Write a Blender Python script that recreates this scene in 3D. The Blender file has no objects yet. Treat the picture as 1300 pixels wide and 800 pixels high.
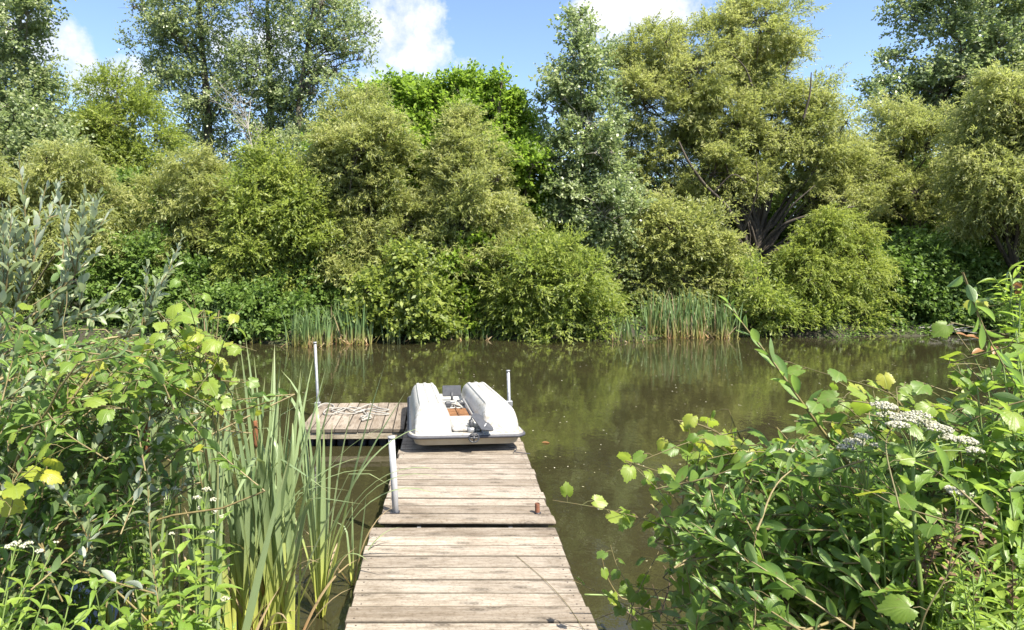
import bpy, math, random
import numpy as np
from mathutils import Vector, Matrix

random.seed(7)
RNG = np.random.default_rng(11)
S = bpy.context.scene
COL = S.collection
R = math.radians

# ------------------------------------------------------------------ survey
# The place was measured from the dock: focal length, eye height and the
# principal axis come from the 1.22 m wide decking and its 14 cm boards.
F, PX0, PY0, EYE, DECK = 850.0, 562.0, 335.0, 1.96, 0.20

def W(px, py, Y):
    return np.array([(px - PX0) / F * Y, Y, EYE + (PY0 - py) / F * Y])

def G(px, py, z=0.0):
    Y = F * (EYE - z) / (py - PY0)
    return np.array([(px - PX0) / F * Y, Y, z])

def nrm(a):
    return a / np.maximum(np.linalg.norm(a, axis=-1, keepdims=True), 1e-9)

# ------------------------------------------------------------------ objects
def thing(name, label, cat, loc=(0, 0, 0), rz=0.0, group=None):
    o = bpy.data.objects.new(name, None)
    o.empty_display_size = 0.1
    COL.objects.link(o)
    o.location = loc
    o.rotation_euler = (0, 0, rz)
    o['label'] = label
    o['category'] = cat
    if group:
        o['group'] = group
    return o

def tag(o, label=None, cat=None, group=None, kind=None):
    for k, v in (('label', label), ('category', cat), ('group', group), ('kind', kind)):
        if v:
            o[k] = v
    return o

class MB:
    """Collects vertices and faces of one mesh (python lists), with material slots, uv and a per-face number."""
    def __init__(self):
        self.v, self.f, self.m, self.r, self.sm = [], [], [], [], []
        self.uv = []
    def add(self, verts, faces, mat=0, rnd=0.5, smooth=False, uv=None):
        b = len(self.v)
        self.v.extend([tuple(map(float, p)) for p in verts])
        for f in faces:
            self.f.append(tuple(i + b for i in f))
            self.m.append(mat); self.r.append(rnd); self.sm.append(smooth)
        self.uv.extend(uv if uv is not None else [(0, 0)] * len(verts))
    def box(self, c, s, mat=0, rnd=0.5, rot=None, bev=0.0, side=None):
        x, y, z = s[0] / 2, s[1] / 2, s[2] / 2
        b = min(bev, x * .9, y * .9, z * .9)
        if b <= 0:
            vs = [(-x, -y, -z), (x, -y, -z), (x, y, -z), (-x, y, -z), (-x, -y, z), (x, -y, z), (x, y, z), (-x, y, z)]
            fs = [(0, 3, 2, 1), (4, 5, 6, 7), (0, 1, 5, 4), (1, 2, 6, 5), (2, 3, 7, 6), (3, 0, 4, 7)]
        else:
            vs, fs = [], []
            for zz, ins in ((-z, b), (-z + b, 0), (z - b, 0), (z, b)):
                X, Yv = x - ins, y - ins
                c2 = b * .6
                vs += [(-X + c2, -Yv, zz), (X - c2, -Yv, zz), (X, -Yv + c2, zz), (X, Yv - c2, zz),
                       (X - c2, Yv, zz), (-X + c2, Yv, zz), (-X, Yv - c2, zz), (-X, -Yv + c2, zz)]
            fs.append(tuple(range(7, -1, -1)))
            for k in range(3):
                for i in range(8):
                    j = (i + 1) % 8
                    fs.append((k * 8 + i, k * 8 + j, k * 8 + 8 + j, k * 8 + 8 + i))
            fs.append(tuple(range(24, 32)))
        M = rot if rot is not None else Matrix.Identity(3)
        vs = [tuple(M @ Vector(p) + Vector(c)) for p in vs]
        self.add(vs, fs, mat, rnd)
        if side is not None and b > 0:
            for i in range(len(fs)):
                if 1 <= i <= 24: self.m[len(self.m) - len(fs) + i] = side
    def tube(self, pts, rad, n=6, mat=0, rnd=0.5, cap=True):
        pts = np.asarray(pts, float)
        k = len(pts)
        rad = np.broadcast_to(np.asarray(rad, float), (k,))
        T = nrm(np.gradient(pts, axis=0)) if k > 2 else nrm(np.repeat((pts[1:] - pts[:1]), k, 0))
        ref = np.array([0.31, 0.27, 0.91]) if abs(T[0][2]) < .9 else np.array([1., .1, 0])
        vs, fs, uv = [], [], []
        A = None
        ln = 0
        for i in range(k):
            if A is None:
                A = np.cross(T[i], ref)
            A = A - T[i] * A.dot(T[i]); A /= max(np.linalg.norm(A), 1e-9)
            B = np.cross(T[i], A)
            if i: ln += np.linalg.norm(pts[i] - pts[i - 1])
            for j in range(n):
                a = 2 * math.pi * j / n
                vs.append(pts[i] + rad[i] * (A * math.cos(a) + B * math.sin(a)))
                uv.append((j / n, ln))
        for i in range(k - 1):
            for j in range(n):
                q = (j + 1) % n
                fs.append((i * n + j, i * n + q, i * n + n + q, i * n + n + j))
        if cap:
            fs.append(tuple(range(n - 1, -1, -1)))
            fs.append(tuple((k - 1) * n + j for j in range(n)))
        self.add(vs, fs, mat, rnd, True, uv)
    def build(self, name, mats, parent=None, loc=None):
        me = bpy.data.meshes.new(name)
        me.from_pydata(self.v, [], self.f)
        if not isinstance(mats, (list, tuple)):
            mats = [mats]
        for m in mats:
            me.materials.append(m)
        me.polygons.foreach_set('material_index', self.m)
        me.polygons.foreach_set('use_smooth', self.sm)
        at = me.attributes.new('rnd', 'FLOAT', 'FACE')
        at.data.foreach_set('value', self.r)
        uvl = me.uv_layers.new(name='UVMap')
        li = np.empty(len(me.loops), np.int32)
        me.loops.foreach_get('vertex_index', li)
        uvl.data.foreach_set('uv', np.asarray(self.uv, np.float32)[li].ravel())
        me.update()
        o = bpy.data.objects.new(name, me)
        COL.objects.link(o)
        o.parent = parent
        if loc is not None:
            o.location = loc
        return o

def np_mesh(name, verts, faces, mats, parent=None, rnd=None, uv=None, smooth=False, mat_idx=None):
    """verts (n,3), faces (m,k) with one k: a fast mesh."""
    me = bpy.data.meshes.new(name)
    n, (m, k) = len(verts), faces.shape
    me.vertices.add(n); me.loops.add(m * k); me.polygons.add(m)
    me.vertices.foreach_set('co', verts.astype(np.float32).ravel())
    me.loops.foreach_set('vertex_index', faces.astype(np.int32).ravel())
    me.polygons.foreach_set('loop_start', np.arange(0, m * k, k, dtype=np.int32))
    if not isinstance(mats, (list, tuple)):
        mats = [mats]
    for mm in mats:
        me.materials.append(mm)
    if mat_idx is not None:
        me.polygons.foreach_set('material_index', mat_idx.astype(np.int32))
    me.polygons.foreach_set('use_smooth', np.full(m, smooth))
    if rnd is not None:
        a = me.attributes.new('rnd', 'FLOAT', 'FACE')
        a.data.foreach_set('value', rnd.astype(np.float32))
    if uv is not None:
        ul = me.uv_layers.new(name='UVMap')
        ul.data.foreach_set('uv', uv[faces.ravel()].astype(np.float32).ravel())
    me.update(calc_edges=True)
    o = bpy.data.objects.new(name, me)
    COL.objects.link(o)
    o.parent = parent
    return o

# ------------------------------------------------------------------ materials
def mat(name):
    m = bpy.data.materials.new(name)
    m.use_nodes = True
    nt = m.node_tree
    nt.nodes.clear()
    out = nt.nodes.new('ShaderNodeOutputMaterial')
    return m, nt, out

def nd(nt, t, **kw):
    n = nt.nodes.new('ShaderNode' + t)
    for k, v in kw.items():
        if k.startswith('_'):
            setattr(n, k[1:], v)
        else:
            n.inputs[k.replace('__', ' ')].default_value = v
    return n

def lk(nt, a, b):
    nt.links.new(a, b)

def ramp(nt, src, stops):
    r = nt.nodes.new('ShaderNodeValToRGB')
    e = r.color_ramp.elements
    while len(e) < len(stops):
        e.new(0.5)
    for i, (p, c) in enumerate(stops):
        e[i].position = p
        e[i].color = (*c, 1) if len(c) == 3 else c
    lk(nt, src, r.inputs[0])
    return r.outputs[0]

def mixc(nt, fac, a, b, mode='MIX'):
    m = nt.nodes.new('ShaderNodeMix')
    m.data_type = 'RGBA'; m.blend_type = mode
    for val, idx in ((fac, 0), (a, 6), (b, 7)):
        if isinstance(val, (int, float)):
            m.inputs[idx].default_value = val
        elif isinstance(val, tuple):
            m.inputs[idx].default_value = (*val, 1)
        else:
            lk(nt, val, m.inputs[idx])
    return m.outputs[2]

def mth(nt, op, a, b=None, c=None, clamp=False):
    m = nt.nodes.new('ShaderNodeMath')
    m.operation = op; m.use_clamp = clamp
    for i, v in enumerate((a, b, c)):
        if v is None: continue
        if isinstance(v, (int, float)): m.inputs[i].default_value = v
        else: lk(nt, v, m.inputs[i])
    return m.outputs[0]

def leaf_mat(name, stops, trans=0.35, tcol=(0.16, 0.24, 0.03), rough=0.5, spec=0.35, back=None, veins=False, vcol=(0.2, 0.25, 0.08), coat=0.0):
    """stops: colours spread over the per-leaf number 'rnd'."""
    m, nt, out = mat(name)
    at = nt.nodes.new('ShaderNodeAttribute'); at.attribute_name = 'rnd'
    col = ramp(nt, at.outputs['Fac'], stops)
    tc = ramp(nt, at.outputs['Fac'], [(p, tuple(min(1, 0.55 * a * 1.9 + 0.45 * b) for a, b in zip(c, tcol))) for p, c in stops])
    bump = None
    if veins:
        uv = nt.nodes.new('ShaderNodeUVMap'); uv.uv_map = 'UVMap'
        sep = nt.nodes.new('ShaderNodeSeparateXYZ'); lk(nt, uv.outputs[0], sep.inputs[0])
        du = mth(nt, 'ABSOLUTE', mth(nt, 'SUBTRACT', sep.outputs[0], 0.5))
        mid = mth(nt, 'SUBTRACT', 1.0, mth(nt, 'DIVIDE', du, 0.035), clamp=True)
        ph = mth(nt, 'SUBTRACT', mth(nt, 'MULTIPLY', sep.outputs[1], 9.0), mth(nt, 'MULTIPLY', du, 9.0))
        tri = mth(nt, 'ABSOLUTE', mth(nt, 'SUBTRACT', mth(nt, 'FRACT', ph), 0.5))
        side = mth(nt, 'MULTIPLY', mth(nt, 'SUBTRACT', 1.0, mth(nt, 'DIVIDE', tri, 0.09), clamp=True), 0.55)
        v = mth(nt, 'MAXIMUM', mid, side)
        v = mth(nt, 'MULTIPLY', v, 0.6)
        col = mixc(nt, v, col, vcol)
        tx = nt.nodes.new('ShaderNodeTexCoord')
        nz = nd(nt, 'TexNoise', Scale=35.0, Detail=3.0); lk(nt, tx.outputs['Object'], nz.inputs['Vector'])
        col = mixc(nt, mth(nt, 'MULTIPLY', nz.outputs['Fac'], 0.9), col, mixc(nt, 1.0, col, (0.62, 0.66, 0.55), 'MULTIPLY'))
        bs = nd(nt, 'TexNoise', Scale=70.0, Detail=2.0); lk(nt, tx.outputs['Object'], bs.inputs['Vector'])
        col = mixc(nt, ramp(nt, bs.outputs['Fac'], [(.66, (0, 0, 0)), (.70, (.75, .75, .75))]), col, (.13, .085, .035))
        bump = nd(nt, 'Bump', Strength=0.35, Distance=0.004)
        lk(nt, mth(nt, 'SUBTRACT', nz.outputs['Fac'], mth(nt, 'MULTIPLY', v, 0.6)), bump.inputs['Height'])
    if back:
        ge = nt.nodes.new('ShaderNodeNewGeometry')
        col = mixc(nt, ge.outputs['Backfacing'], col, mixc(nt, 0.75, col, back))
    p = nd(nt, 'BsdfPrincipled', Roughness=rough)
    p.inputs['Specular IOR Level'].default_value = spec
    lk(nt, col, p.inputs['Base Color'])
    t = nt.nodes.new('ShaderNodeBsdfTranslucent')
    lk(nt, tc, t.inputs['Color'])
    if bump:
        lk(nt, bump.outputs[0], p.inputs['Normal'])
    mx = nd(nt, 'MixShader', Fac=trans)
    lk(nt, p.outputs[0], mx.inputs[1]); lk(nt, t.outputs[0], mx.inputs[2])
    lk(nt, mx.outputs[0], out.inputs[0])
    return m

def bark_mat(name, a, b, scale=8.0):
    m, nt, out = mat(name)
    tx = nt.nodes.new('ShaderNodeTexCoord')
    mp = nd(nt, 'Mapping'); mp.inputs['Scale'].default_value = (1, 1, .25)
    lk(nt, tx.outputs['Object'], mp.inputs[0])
    nz = nd(nt, 'TexNoise', Scale=scale, Detail=6.0, Roughness=.65); lk(nt, mp.outputs[0], nz.inputs['Vector'])
    c = ramp(nt, nz.outputs['Fac'], [(.32, a), (.68, b)])
    p = nd(nt, 'BsdfPrincipled', Roughness=.9)
    lk(nt, c, p.inputs['Base Color'])
    bp = nd(nt, 'Bump', Strength=.7, Distance=.03); lk(nt, nz.outputs['Fac'], bp.inputs['Height']); lk(nt, bp.outputs[0], p.inputs['Normal'])
    lk(nt, p.outputs[0], out.inputs[0])
    return m

def plain_mat(name, a, b=None, rough=.5, metal=0.0, scale=12.0, spec=.5, lo=.35, hi=.7, bump=0.0):
    m, nt, out = mat(name)
    p = nd(nt, 'BsdfPrincipled', Roughness=rough, Metallic=metal)
    p.inputs['Specular IOR Level'].default_value = spec
    if b is None:
        b = tuple(x * .8 for x in a)
    tx = nt.nodes.new('ShaderNodeTexCoord')
    nz = nd(nt, 'TexNoise', Scale=scale, Detail=5.0, Roughness=.6); lk(nt, tx.outputs['Object'], nz.inputs['Vector'])
    c = ramp(nt, nz.outputs['Fac'], [(lo, a), (hi, b)])
    lk(nt, c, p.inputs['Base Color'])
    if bump:
        bp = nd(nt, 'Bump', Strength=bump, Distance=.01); lk(nt, nz.outputs['Fac'], bp.inputs['Height']); lk(nt, bp.outputs[0], p.inputs['Normal'])
    lk(nt, p.outputs[0], out.inputs[0])
    return m

def wood_mat(name, along, light, mid, dark, stain=0.5):
    """Weathered boards: long grain, knots, dark wet streaks; each board (rnd) has its own tone and its own grain."""
    m, nt, out = mat(name)
    tx = nt.nodes.new('ShaderNodeTexCoord')
    at = nt.nodes.new('ShaderNodeAttribute'); at.attribute_name = 'rnd'
    off = nt.nodes.new('ShaderNodeCombineXYZ')
    o1 = mth(nt, 'MULTIPLY', at.outputs['Fac'], 37.0)
    lk(nt, o1, off.inputs[0]); lk(nt, mth(nt, 'MULTIPLY', at.outputs['Fac'], 71.0), off.inputs[1]); lk(nt, o1, off.inputs[2])
    ad = nd(nt, 'VectorMath', _operation='ADD'); lk(nt, tx.outputs['Object'], ad.inputs[0]); lk(nt, off.outputs[0], ad.inputs[1])
    def grain(sl, sc, det, rgh):
        mp = nd(nt, 'Mapping')
        mp.inputs['Scale'].default_value = (sl, sc, sc) if along == 'x' else (sc, sl, sc)
        lk(nt, ad.outputs[0], mp.inputs[0])
        n = nd(nt, 'TexNoise', Scale=1.0, Detail=det, Roughness=rgh, Distortion=.6); lk(nt, mp.outputs[0], n.inputs['Vector'])
        return n.outputs['Fac']
    g1 = grain(7.0, 150, 6, .8); g2 = grain(3.2, 34, 6, .72); g3 = grain(4.0, 9.0, 6, .7)
    base = ramp(nt, g1, [(.30, dark), (.47, mid), (.70, light)])
    c = mixc(nt, ramp(nt, g2, [(.36, (1, 1, 1)), (.60, (0, 0, 0))]), base, mixc(nt, 1.0, base, (.74, .70, .655), 'MULTIPLY'))
    # knots
    mpk = nd(nt, 'Mapping'); mpk.inputs['Scale'].default_value = (2.6, 7.5, 1) if along == 'x' else (7.5, 2.6, 1)
    lk(nt, ad.outputs[0], mpk.inputs[0])
    vo = nd(nt, 'TexVoronoi', Scale=1.0); vo.voronoi_dimensions = '2D'; lk(nt, mpk.outputs[0], vo.inputs['Vector'])
    kn = ramp(nt, vo.outputs['Distance'], [(.05, (1, 1, 1)), (.20, (0, 0, 0))])
    wob = mth(nt, 'SINE', mth(nt, 'MULTIPLY', vo.outputs['Distance'], 90.0))
    kn2 = mth(nt, 'MULTIPLY', kn, mth(nt, 'MULTIPLY_ADD', wob, .3, .6))
    c = mixc(nt, kn2, c, tuple(x * .6 for x in dark))
    st = ramp(nt, g3, [(.50, (0, 0, 0)), (.70, (1, 1, 1))])
    c = mixc(nt, mth(nt, 'MULTIPLY', st, stain), c, mixc(nt, 1.0, c, (.45, .41, .36), 'MULTIPLY'))
    tone = ramp(nt, mth(nt, 'FRACT', mth(nt, 'MULTIPLY', at.outputs['Fac'], 13.7)), [(0, (.74, .70, .66)), (.5, (.97, .95, .93)), (1, (1.15, 1.13, 1.10))])
    c = mixc(nt, 1.0, c, tone, 'MULTIPLY')
    # grime that runs over several boards, and footworn pale places
    gm = nd(nt, 'TexNoise', Scale=2.6, Detail=7.0, Roughness=.68, Distortion=.4); lk(nt, tx.outputs['Object'], gm.inputs['Vector'])
    c = mixc(nt, mth(nt, 'MULTIPLY', ramp(nt, gm.outputs['Fac'], [(.46, (0, 0, 0)), (.68, (1, 1, 1))]), .55), c, mixc(nt, 1.0, c, (.50, .45, .40), 'MULTIPLY'))
    gs = nd(nt, 'TexNoise', Scale=45.0, Detail=6.0, Roughness=.75); lk(nt, tx.outputs['Object'], gs.inputs['Vector'])
    c = mixc(nt, ramp(nt, gs.outputs['Fac'], [(.50, (0, 0, 0)), (.68, (.8, .8, .8))]), c, mixc(nt, 1.0, c, (.56, .50, .44), 'MULTIPLY'))
    p = nd(nt, 'BsdfPrincipled', Roughness=.85)
    p.inputs['Specular IOR Level'].default_value = .2
    lk(nt, c, p.inputs['Base Color'])
    bp = nd(nt, 'Bump', Strength=.6, Distance=.006); lk(nt, g1, bp.inputs['Height'])
    bp2 = nd(nt, 'Bump', Strength=.5, Distance=.01); lk(nt, g2, bp2.inputs['Height']); lk(nt, bp.outputs[0], bp2.inputs['Normal'])
    lk(nt, bp2.outputs[0], p.inputs['Normal'])
    lk(nt, p.outputs[0], out.inputs[0])
    return m
# ------------------------------------------------------------------ camera, light, sky
cam_d = bpy.data.cameras.new('camera')
cam_d.sensor_width = 36.0
cam_d.lens = F / 1300 * 36
cam_d.shift_x = (650 - PX0) / 1300
cam_d.shift_y = -(400 - PY0) / 1300
cam_d.clip_start = 0.05
cam_d.clip_end = 5000
cam = bpy.data.objects.new('camera', cam_d)
COL.objects.link(cam)
cam.location = (0, 0, EYE)
cam.rotation_euler = (R(90), 0, 0)
S.camera = cam

SUN = Vector((0.50, -0.56, 1.05)).normalized()
sd = bpy.data.lights.new('sun', 'SUN')
sd.energy = 5.0
sd.angle = R(0.55)
sd.color = (1.0, 0.93, 0.80)
sun = bpy.data.objects.new('sun', sd)
COL.objects.link(sun)
sun.rotation_euler = (-SUN).to_track_quat('-Z', 'Y').to_euler()
sun.location = SUN * 60

wd = bpy.data.worlds.new('World')
S.world = wd
wd.use_nodes = True
nt = wd.node_tree
nt.nodes.clear()
wo = nt.nodes.new('ShaderNodeOutputWorld')
bg = nt.nodes.new('ShaderNodeBackground')
bg.inputs['Strength'].default_value = 0.15
sky = nt.nodes.new('ShaderNodeTexSky')
sky.sky_type = 'NISHITA'
sky.sun_disc = False
sky.sun_elevation = math.asin(SUN.z)
sky.sun_rotation = math.atan2(SUN.x, SUN.y)
sky.altitude = 100
sky.air_density = 1.0
sky.dust_density = 0.25
sky.ozone_density = 1.3
tc = nt.nodes.new('ShaderNodeTexCoord')
sp = nt.nodes.new('ShaderNodeSeparateXYZ'); lk(nt, tc.outputs['Generated'], sp.inputs[0])
az = mth(nt, 'ARCTAN2', sp.outputs[0], sp.outputs[1])
el = mth(nt, 'ARCSINE', sp.outputs[2])
n1 = nd(nt, 'TexNoise', Scale=11.0, Detail=8.0, Roughness=.62); lk(nt, tc.outputs['Generated'], n1.inputs['Vector'])
n2 = nd(nt, 'TexNoise', Scale=2.3, Detail=6.0, Roughness=.58); lk(nt, tc.outputs['Generated'], n2.inputs['Vector'])
def cloud(azc, elc, ra, rb, amp=1.0):
    a = mth(nt, 'POWER', mth(nt, 'DIVIDE', mth(nt, 'SUBTRACT', az, azc), ra), 2.0)
    b = mth(nt, 'POWER', mth(nt, 'DIVIDE', mth(nt, 'SUBTRACT', el, elc), rb), 2.0)
    return mth(nt, 'MULTIPLY', mth(nt, 'SUBTRACT', 1.0, mth(nt, 'ADD', a, b)), amp)
def azel(px, py):
    x, z = (px - PX0) / F, (PY0 - py) / F
    return math.atan2(x, 1), math.asin(z / math.sqrt(1 + x * x + z * z))
tot = None
# cumulus banks: bearing and height above the horizon of each
for (px, py, rx, ry, amp) in ((498, 45, 82, 74, 1), (538, 72, 45, 30, .8), (130, 92, 70, 32, 1.25), (62, 58, 62, 44, 1.1), (132, 62, 24, 8, .5),
                              (800, 12, 125, 44, 1), (590, 84, 24, 14, .3), (330, 70, 120, 60, .7), (470, 105, 50, 30, .5)):
    a, e = azel(px, py)
    c = cloud(a, e, rx / F * .93, ry / F * .9, amp)
    tot = c if tot is None else mth(nt, 'MAXIMUM', tot, c)
# unseen cloud high above the view, thickened to add white fill light
hi = mth(nt, 'MULTIPLY', mth(nt, 'SUBTRACT', n2.outputs['Fac'], .44), 5.0)
hi = mth(nt, 'MINIMUM', hi, mth(nt, 'MULTIPLY', mth(nt, 'SUBTRACT', el, .50), 6.0))
tot = mth(nt, 'MAXIMUM', tot, hi)
cov = mth(nt, 'ADD', tot, mth(nt, 'MULTIPLY', mth(nt, 'SUBTRACT', n1.outputs['Fac'], .54), 4.4))
cov = nd_cov = ramp(nt, cov, [(.0, (0, 0, 0)), (.35, (.45, .45, .45)), (.95, (1, 1, 1))])
ccol = ramp(nt, n1.outputs['Fac'], [(.36, (4.6, 4.8, 5.3)), (.60, (7.0, 6.95, 6.9))])
skyc = mixc(nt, 1.0, sky.outputs[0], (.56, .57, .62), 'MULTIPLY')
up_ = mth(nt, 'MULTIPLY_ADD', mth(nt, 'SUBTRACT', el, .42), 2.2, .42)  # unseen high cloud kept brighter than the low banks for fill
up_ = mth(nt, 'MINIMUM', mth(nt, 'MAXIMUM', up_, .42), 1.0)
cmb = nt.nodes.new('ShaderNodeCombineXYZ')
for i_ in range(3): lk(nt, up_, cmb.inputs[i_])
ccol = mixc(nt, 1.0, ccol, cmb.outputs[0], 'MULTIPLY')
fin = mixc(nt, mth(nt, 'MULTIPLY', cov, .93), skyc, ccol)
lk(nt, fin, bg.inputs['Color'])
lk(nt, bg.outputs[0], wo.inputs[0])

S.view_settings.view_transform = 'Standard'
S.view_settings.look = 'None'
S.view_settings.exposure = 1.58
S.view_settings.gamma = 1.0
S.cycles.max_bounces = 7
S.cycles.diffuse_bounces = 4
S.cycles.glossy_bounces = 3
S.cycles.transmission_bounces = 4
S.cycles.transparent_max_bounces = 4
S.cycles.caustics_reflective = False
S.cycles.caustics_refractive = False
S.cycles.sample_clamp_indirect = 6.0
S.cycles.use_denoising = True

# ------------------------------------------------------------------ ground and pond
def smooth(t):
    t = np.clip(t, 0, 1)
    return t * t * (3 - 2 * t)

def far_shore(X):
    Xc = np.clip(X, -40, 40)
    return 16.9 + .11 * np.clip(Xc, -12, 18) + .35 * np.sin(Xc * .9 + 1) + .22 * np.sin(Xc * 2.3) 

def near_shore(X):
    l = 3.0 + .25 * np.sin(X * 1.7)
    r = 3.1 + .3 * np.sin(X * 1.3 + 2)
    d = 1.0
    w = smooth((np.abs(X - .13) - .75) / .6)
    return d * (1 - w) + np.where(X < .13, l, r) * w

def ground_z(X, Y):
    X = np.asarray(X, float); Y = np.asarray(Y, float)
    a = (Y - far_shore(X)) 
    hf = np.where(a > 0, .30 * smooth(a / .7) + .05 * np.clip(a - .5, 0, 40), .9 * np.clip(a, -.9, 0))
    b = near_shore(X) - Y
    hn = np.where(b > 0, .42 * smooth(b / 1.6) + .05 * np.clip(b - 1.5, 0, 60) , .8 * np.clip(b, -.9, 0))
    e = np.maximum(X - 46, -X - 46)
    he = np.clip(e, -.9, 3) * .4
    return np.maximum(np.maximum(hf, hn), he)

gx = np.concatenate([np.linspace(-1500, -60, 14), np.linspace(-50, -14, 25), np.linspace(-13, 16, 150), np.linspace(17, 50, 25), np.linspace(60, 1500, 14)])
gy = np.concatenate([np.linspace(-1500, -30, 12), np.linspace(-20, -.5, 22), np.linspace(0, 5, 50), np.linspace(5.5, 14.5, 12), np.linspace(15, 21, 60), np.linspace(22, 60, 24), np.linspace(80, 2500, 16)])
XX, YY = np.meshgrid(gx, gy)
ZZ = ground_z(XX, YY) + .03 * np.sin(XX * 3.1 + YY * 2.2) * np.cos(YY * 3.7 - XX) * (np.abs(XX) < 60)
nx, ny = len(gx), len(gy)
idx = np.arange(nx * ny).reshape(ny, nx)
fc = np.stack([idx[:-1, :-1], idx[:-1, 1:], idx[1:, 1:], idx[1:, :-1]], -1).reshape(-1, 4)
M_GROUND, nt, out = mat('bank soil')
tx = nt.nodes.new('ShaderNodeTexCoord')
g1 = nd(nt, 'TexNoise', Scale=1.3, Detail=6.0, Roughness=.65); lk(nt, tx.outputs['Object'], g1.inputs['Vector'])
g2 = nd(nt, 'TexNoise', Scale=22.0, Detail=5.0, Roughness=.7); lk(nt, tx.outputs['Object'], g2.inputs['Vector'])
c = ramp(nt, g1.outputs['Fac'], [(.38, (.035, .028, .018)), (.55, (.05, .055, .02)), (.68, (.035, .055, .015))])
c = mixc(nt, g2.outputs['Fac'], c, mixc(nt, 1.0, c, (.45, .42, .38), 'MULTIPLY'))
p = nd(nt, 'BsdfPrincipled', Roughness=.95)
lk(nt, c, p.inputs['Base Color'])
bp = nd(nt, 'Bump', Strength=.8, Distance=.05); lk(nt, g2.outputs['Fac'], bp.inputs['Height']); lk(nt, bp.outputs[0], p.inputs['Normal'])
lk(nt, p.outputs[0], out.inputs[0])
gr = np_mesh('ground', np.stack([XX.ravel(), YY.ravel(), ZZ.ravel()], 1), fc, M_GROUND, smooth=True)
tag(gr, kind='structure')

M_WATER, nt, out = mat('murky pond water')
tx = nt.nodes.new('ShaderNodeTexCoord')
w1 = nd(nt, 'TexNoise', Scale=.35, Detail=4.0, Roughness=.6); lk(nt, tx.outputs['Object'], w1.inputs['Vector'])
w2 = nd(nt, 'TexNoise', Scale=14.0, Detail=5.0, Roughness=.7); lk(nt, tx.outputs['Object'], w2.inputs['Vector'])
c = ramp(nt, w1.outputs['Fac'], [(.35, (.024, .0225, .0105)), (.65, (.033, .0298, .0135))])
c = mixc(nt, mth(nt, 'MULTIPLY', w2.outputs['Fac'], .6), c, mixc(nt, 1.0, c, (.6, .62, .6), 'MULTIPLY'))
p = nd(nt, 'BsdfPrincipled', Roughness=.02, IOR=1.45)
lk(nt, c, p.inputs['Base Color'])
mp = nd(nt, 'Mapping'); mp.inputs['Scale'].default_value = (1.6, 1.1, 1)
lk(nt, tx.outputs['Object'], mp.inputs[0])
r1 = nd(nt, 'TexNoise', Scale=1.6, Detail=2.0, Roughness=.5); lk(nt, mp.outputs[0], r1.inputs['Vector'])
r2 = nd(nt, 'TexNoise', Scale=11.0, Detail=2.0, Roughness=.5); lk(nt, mp.outputs[0], r2.inputs['Vector'])
hgt = mth(nt, 'ADD', mth(nt, 'MULTIPLY', r1.outputs['Fac'], .0035), mth(nt, 'MULTIPLY', r2.outputs['Fac'], .0008))
bp = nd(nt, 'Bump', Strength=1.0, Distance=1.0); lk(nt, hgt, bp.inputs['Height']); lk(nt, bp.outputs[0], p.inputs['Normal'])
lk(nt, p.outputs[0], out.inputs[0])
wm = MB()
wm.add([(-60, -1, 0), (60, -1, 0), (60, 30, 0), (-60, 30, 0)], [(0, 1, 2, 3)])
tag(wm.build('water', M_WATER), kind='structure')

# ------------------------------------------------------------------ dock
M_DECK = wood_mat('weathered grey decking', 'x', (.355, .325, .285), (.278, .252, .217), (.112, .096, .080))
M_DECKY = wood_mat('weathered decking lengthwise', 'y', (.320, .288, .250), (.258, .228, .192), (.130, .110, .09), .35)
M_FRAME = wood_mat('weathered frame timber', 'x', (.40, .36, .29), (.31, .28, .22), (.19, .17, .13))
M_SIDE = plain_mat('seam-shaded damp board side', (.055, .045, .034), (.10, .082, .062), .9, 0, 30)  # damp sides darkened further: seam shade painted into their colour
M_BLACK = plain_mat('black plastic float', (.012, .013, .018), (.03, .03, .04), .5)
M_GALV = plain_mat('galvanised steel', (.34, .35, .36), (.20, .20, .21), .5, .6, 30)
M_PVC = plain_mat('white plastic pipe', (.37, .37, .385), (.30, .30, .31), .35, 0, 9)
M_RUST = plain_mat('rusty iron', (.22, .085, .045), (.12, .055, .035), .85, .2, 40, bump=.4)
M_SCREW = plain_mat('dark screw head', (.09, .07, .06), (.05, .04, .035), .6, .5, 30)

def boards(mb, x0, x1, y0, y1, z, across=True, w=.14, gap=.0065, th=.038, zfun=None, screws=None):
    """A run of deck boards; across: boards lie along x and follow one another in y."""
    a0, a1 = (y0, y1) if across else (x0, x1)
    n = int(round((a1 - a0) / (w + gap)))
    st = (a1 - a0) / n
    for i in range(n):
        c = a0 + (i + .5) * st
        dz = random.uniform(-.003, .003)
        e0, e1 = random.uniform(-.010, .010), random.uniform(-.010, .010)
        sag = Matrix.Rotation(random.uniform(-.0018, .0018), 3, 'Z') @ Matrix.Rotation(random.uniform(-.007, .007), 3, 'X' if across else 'Y')
        L0, L1 = (x0 + e0, x1 + e1) if across else (y0 + e0 * .8, y1 + e1 * .6)
        wid = st - gap * random.uniform(.6, 1.6)
        zz = z - th / 2 + dz
        if across:
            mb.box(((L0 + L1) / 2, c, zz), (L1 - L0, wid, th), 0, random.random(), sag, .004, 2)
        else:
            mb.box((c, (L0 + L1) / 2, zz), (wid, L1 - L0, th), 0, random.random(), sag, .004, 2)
        if screws is not None:
            ends = (L0 + .045, L1 - .045)
            for e in ends :
                for s in (-.32, .32):
                    q = (e + random.uniform(-.006, .006), c + s * wid) if across else (c + s * wid, e)
                    screws.box((q[0], q[1], z + dz + .0005), (.007, .007, .003), 1, .5)

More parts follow.
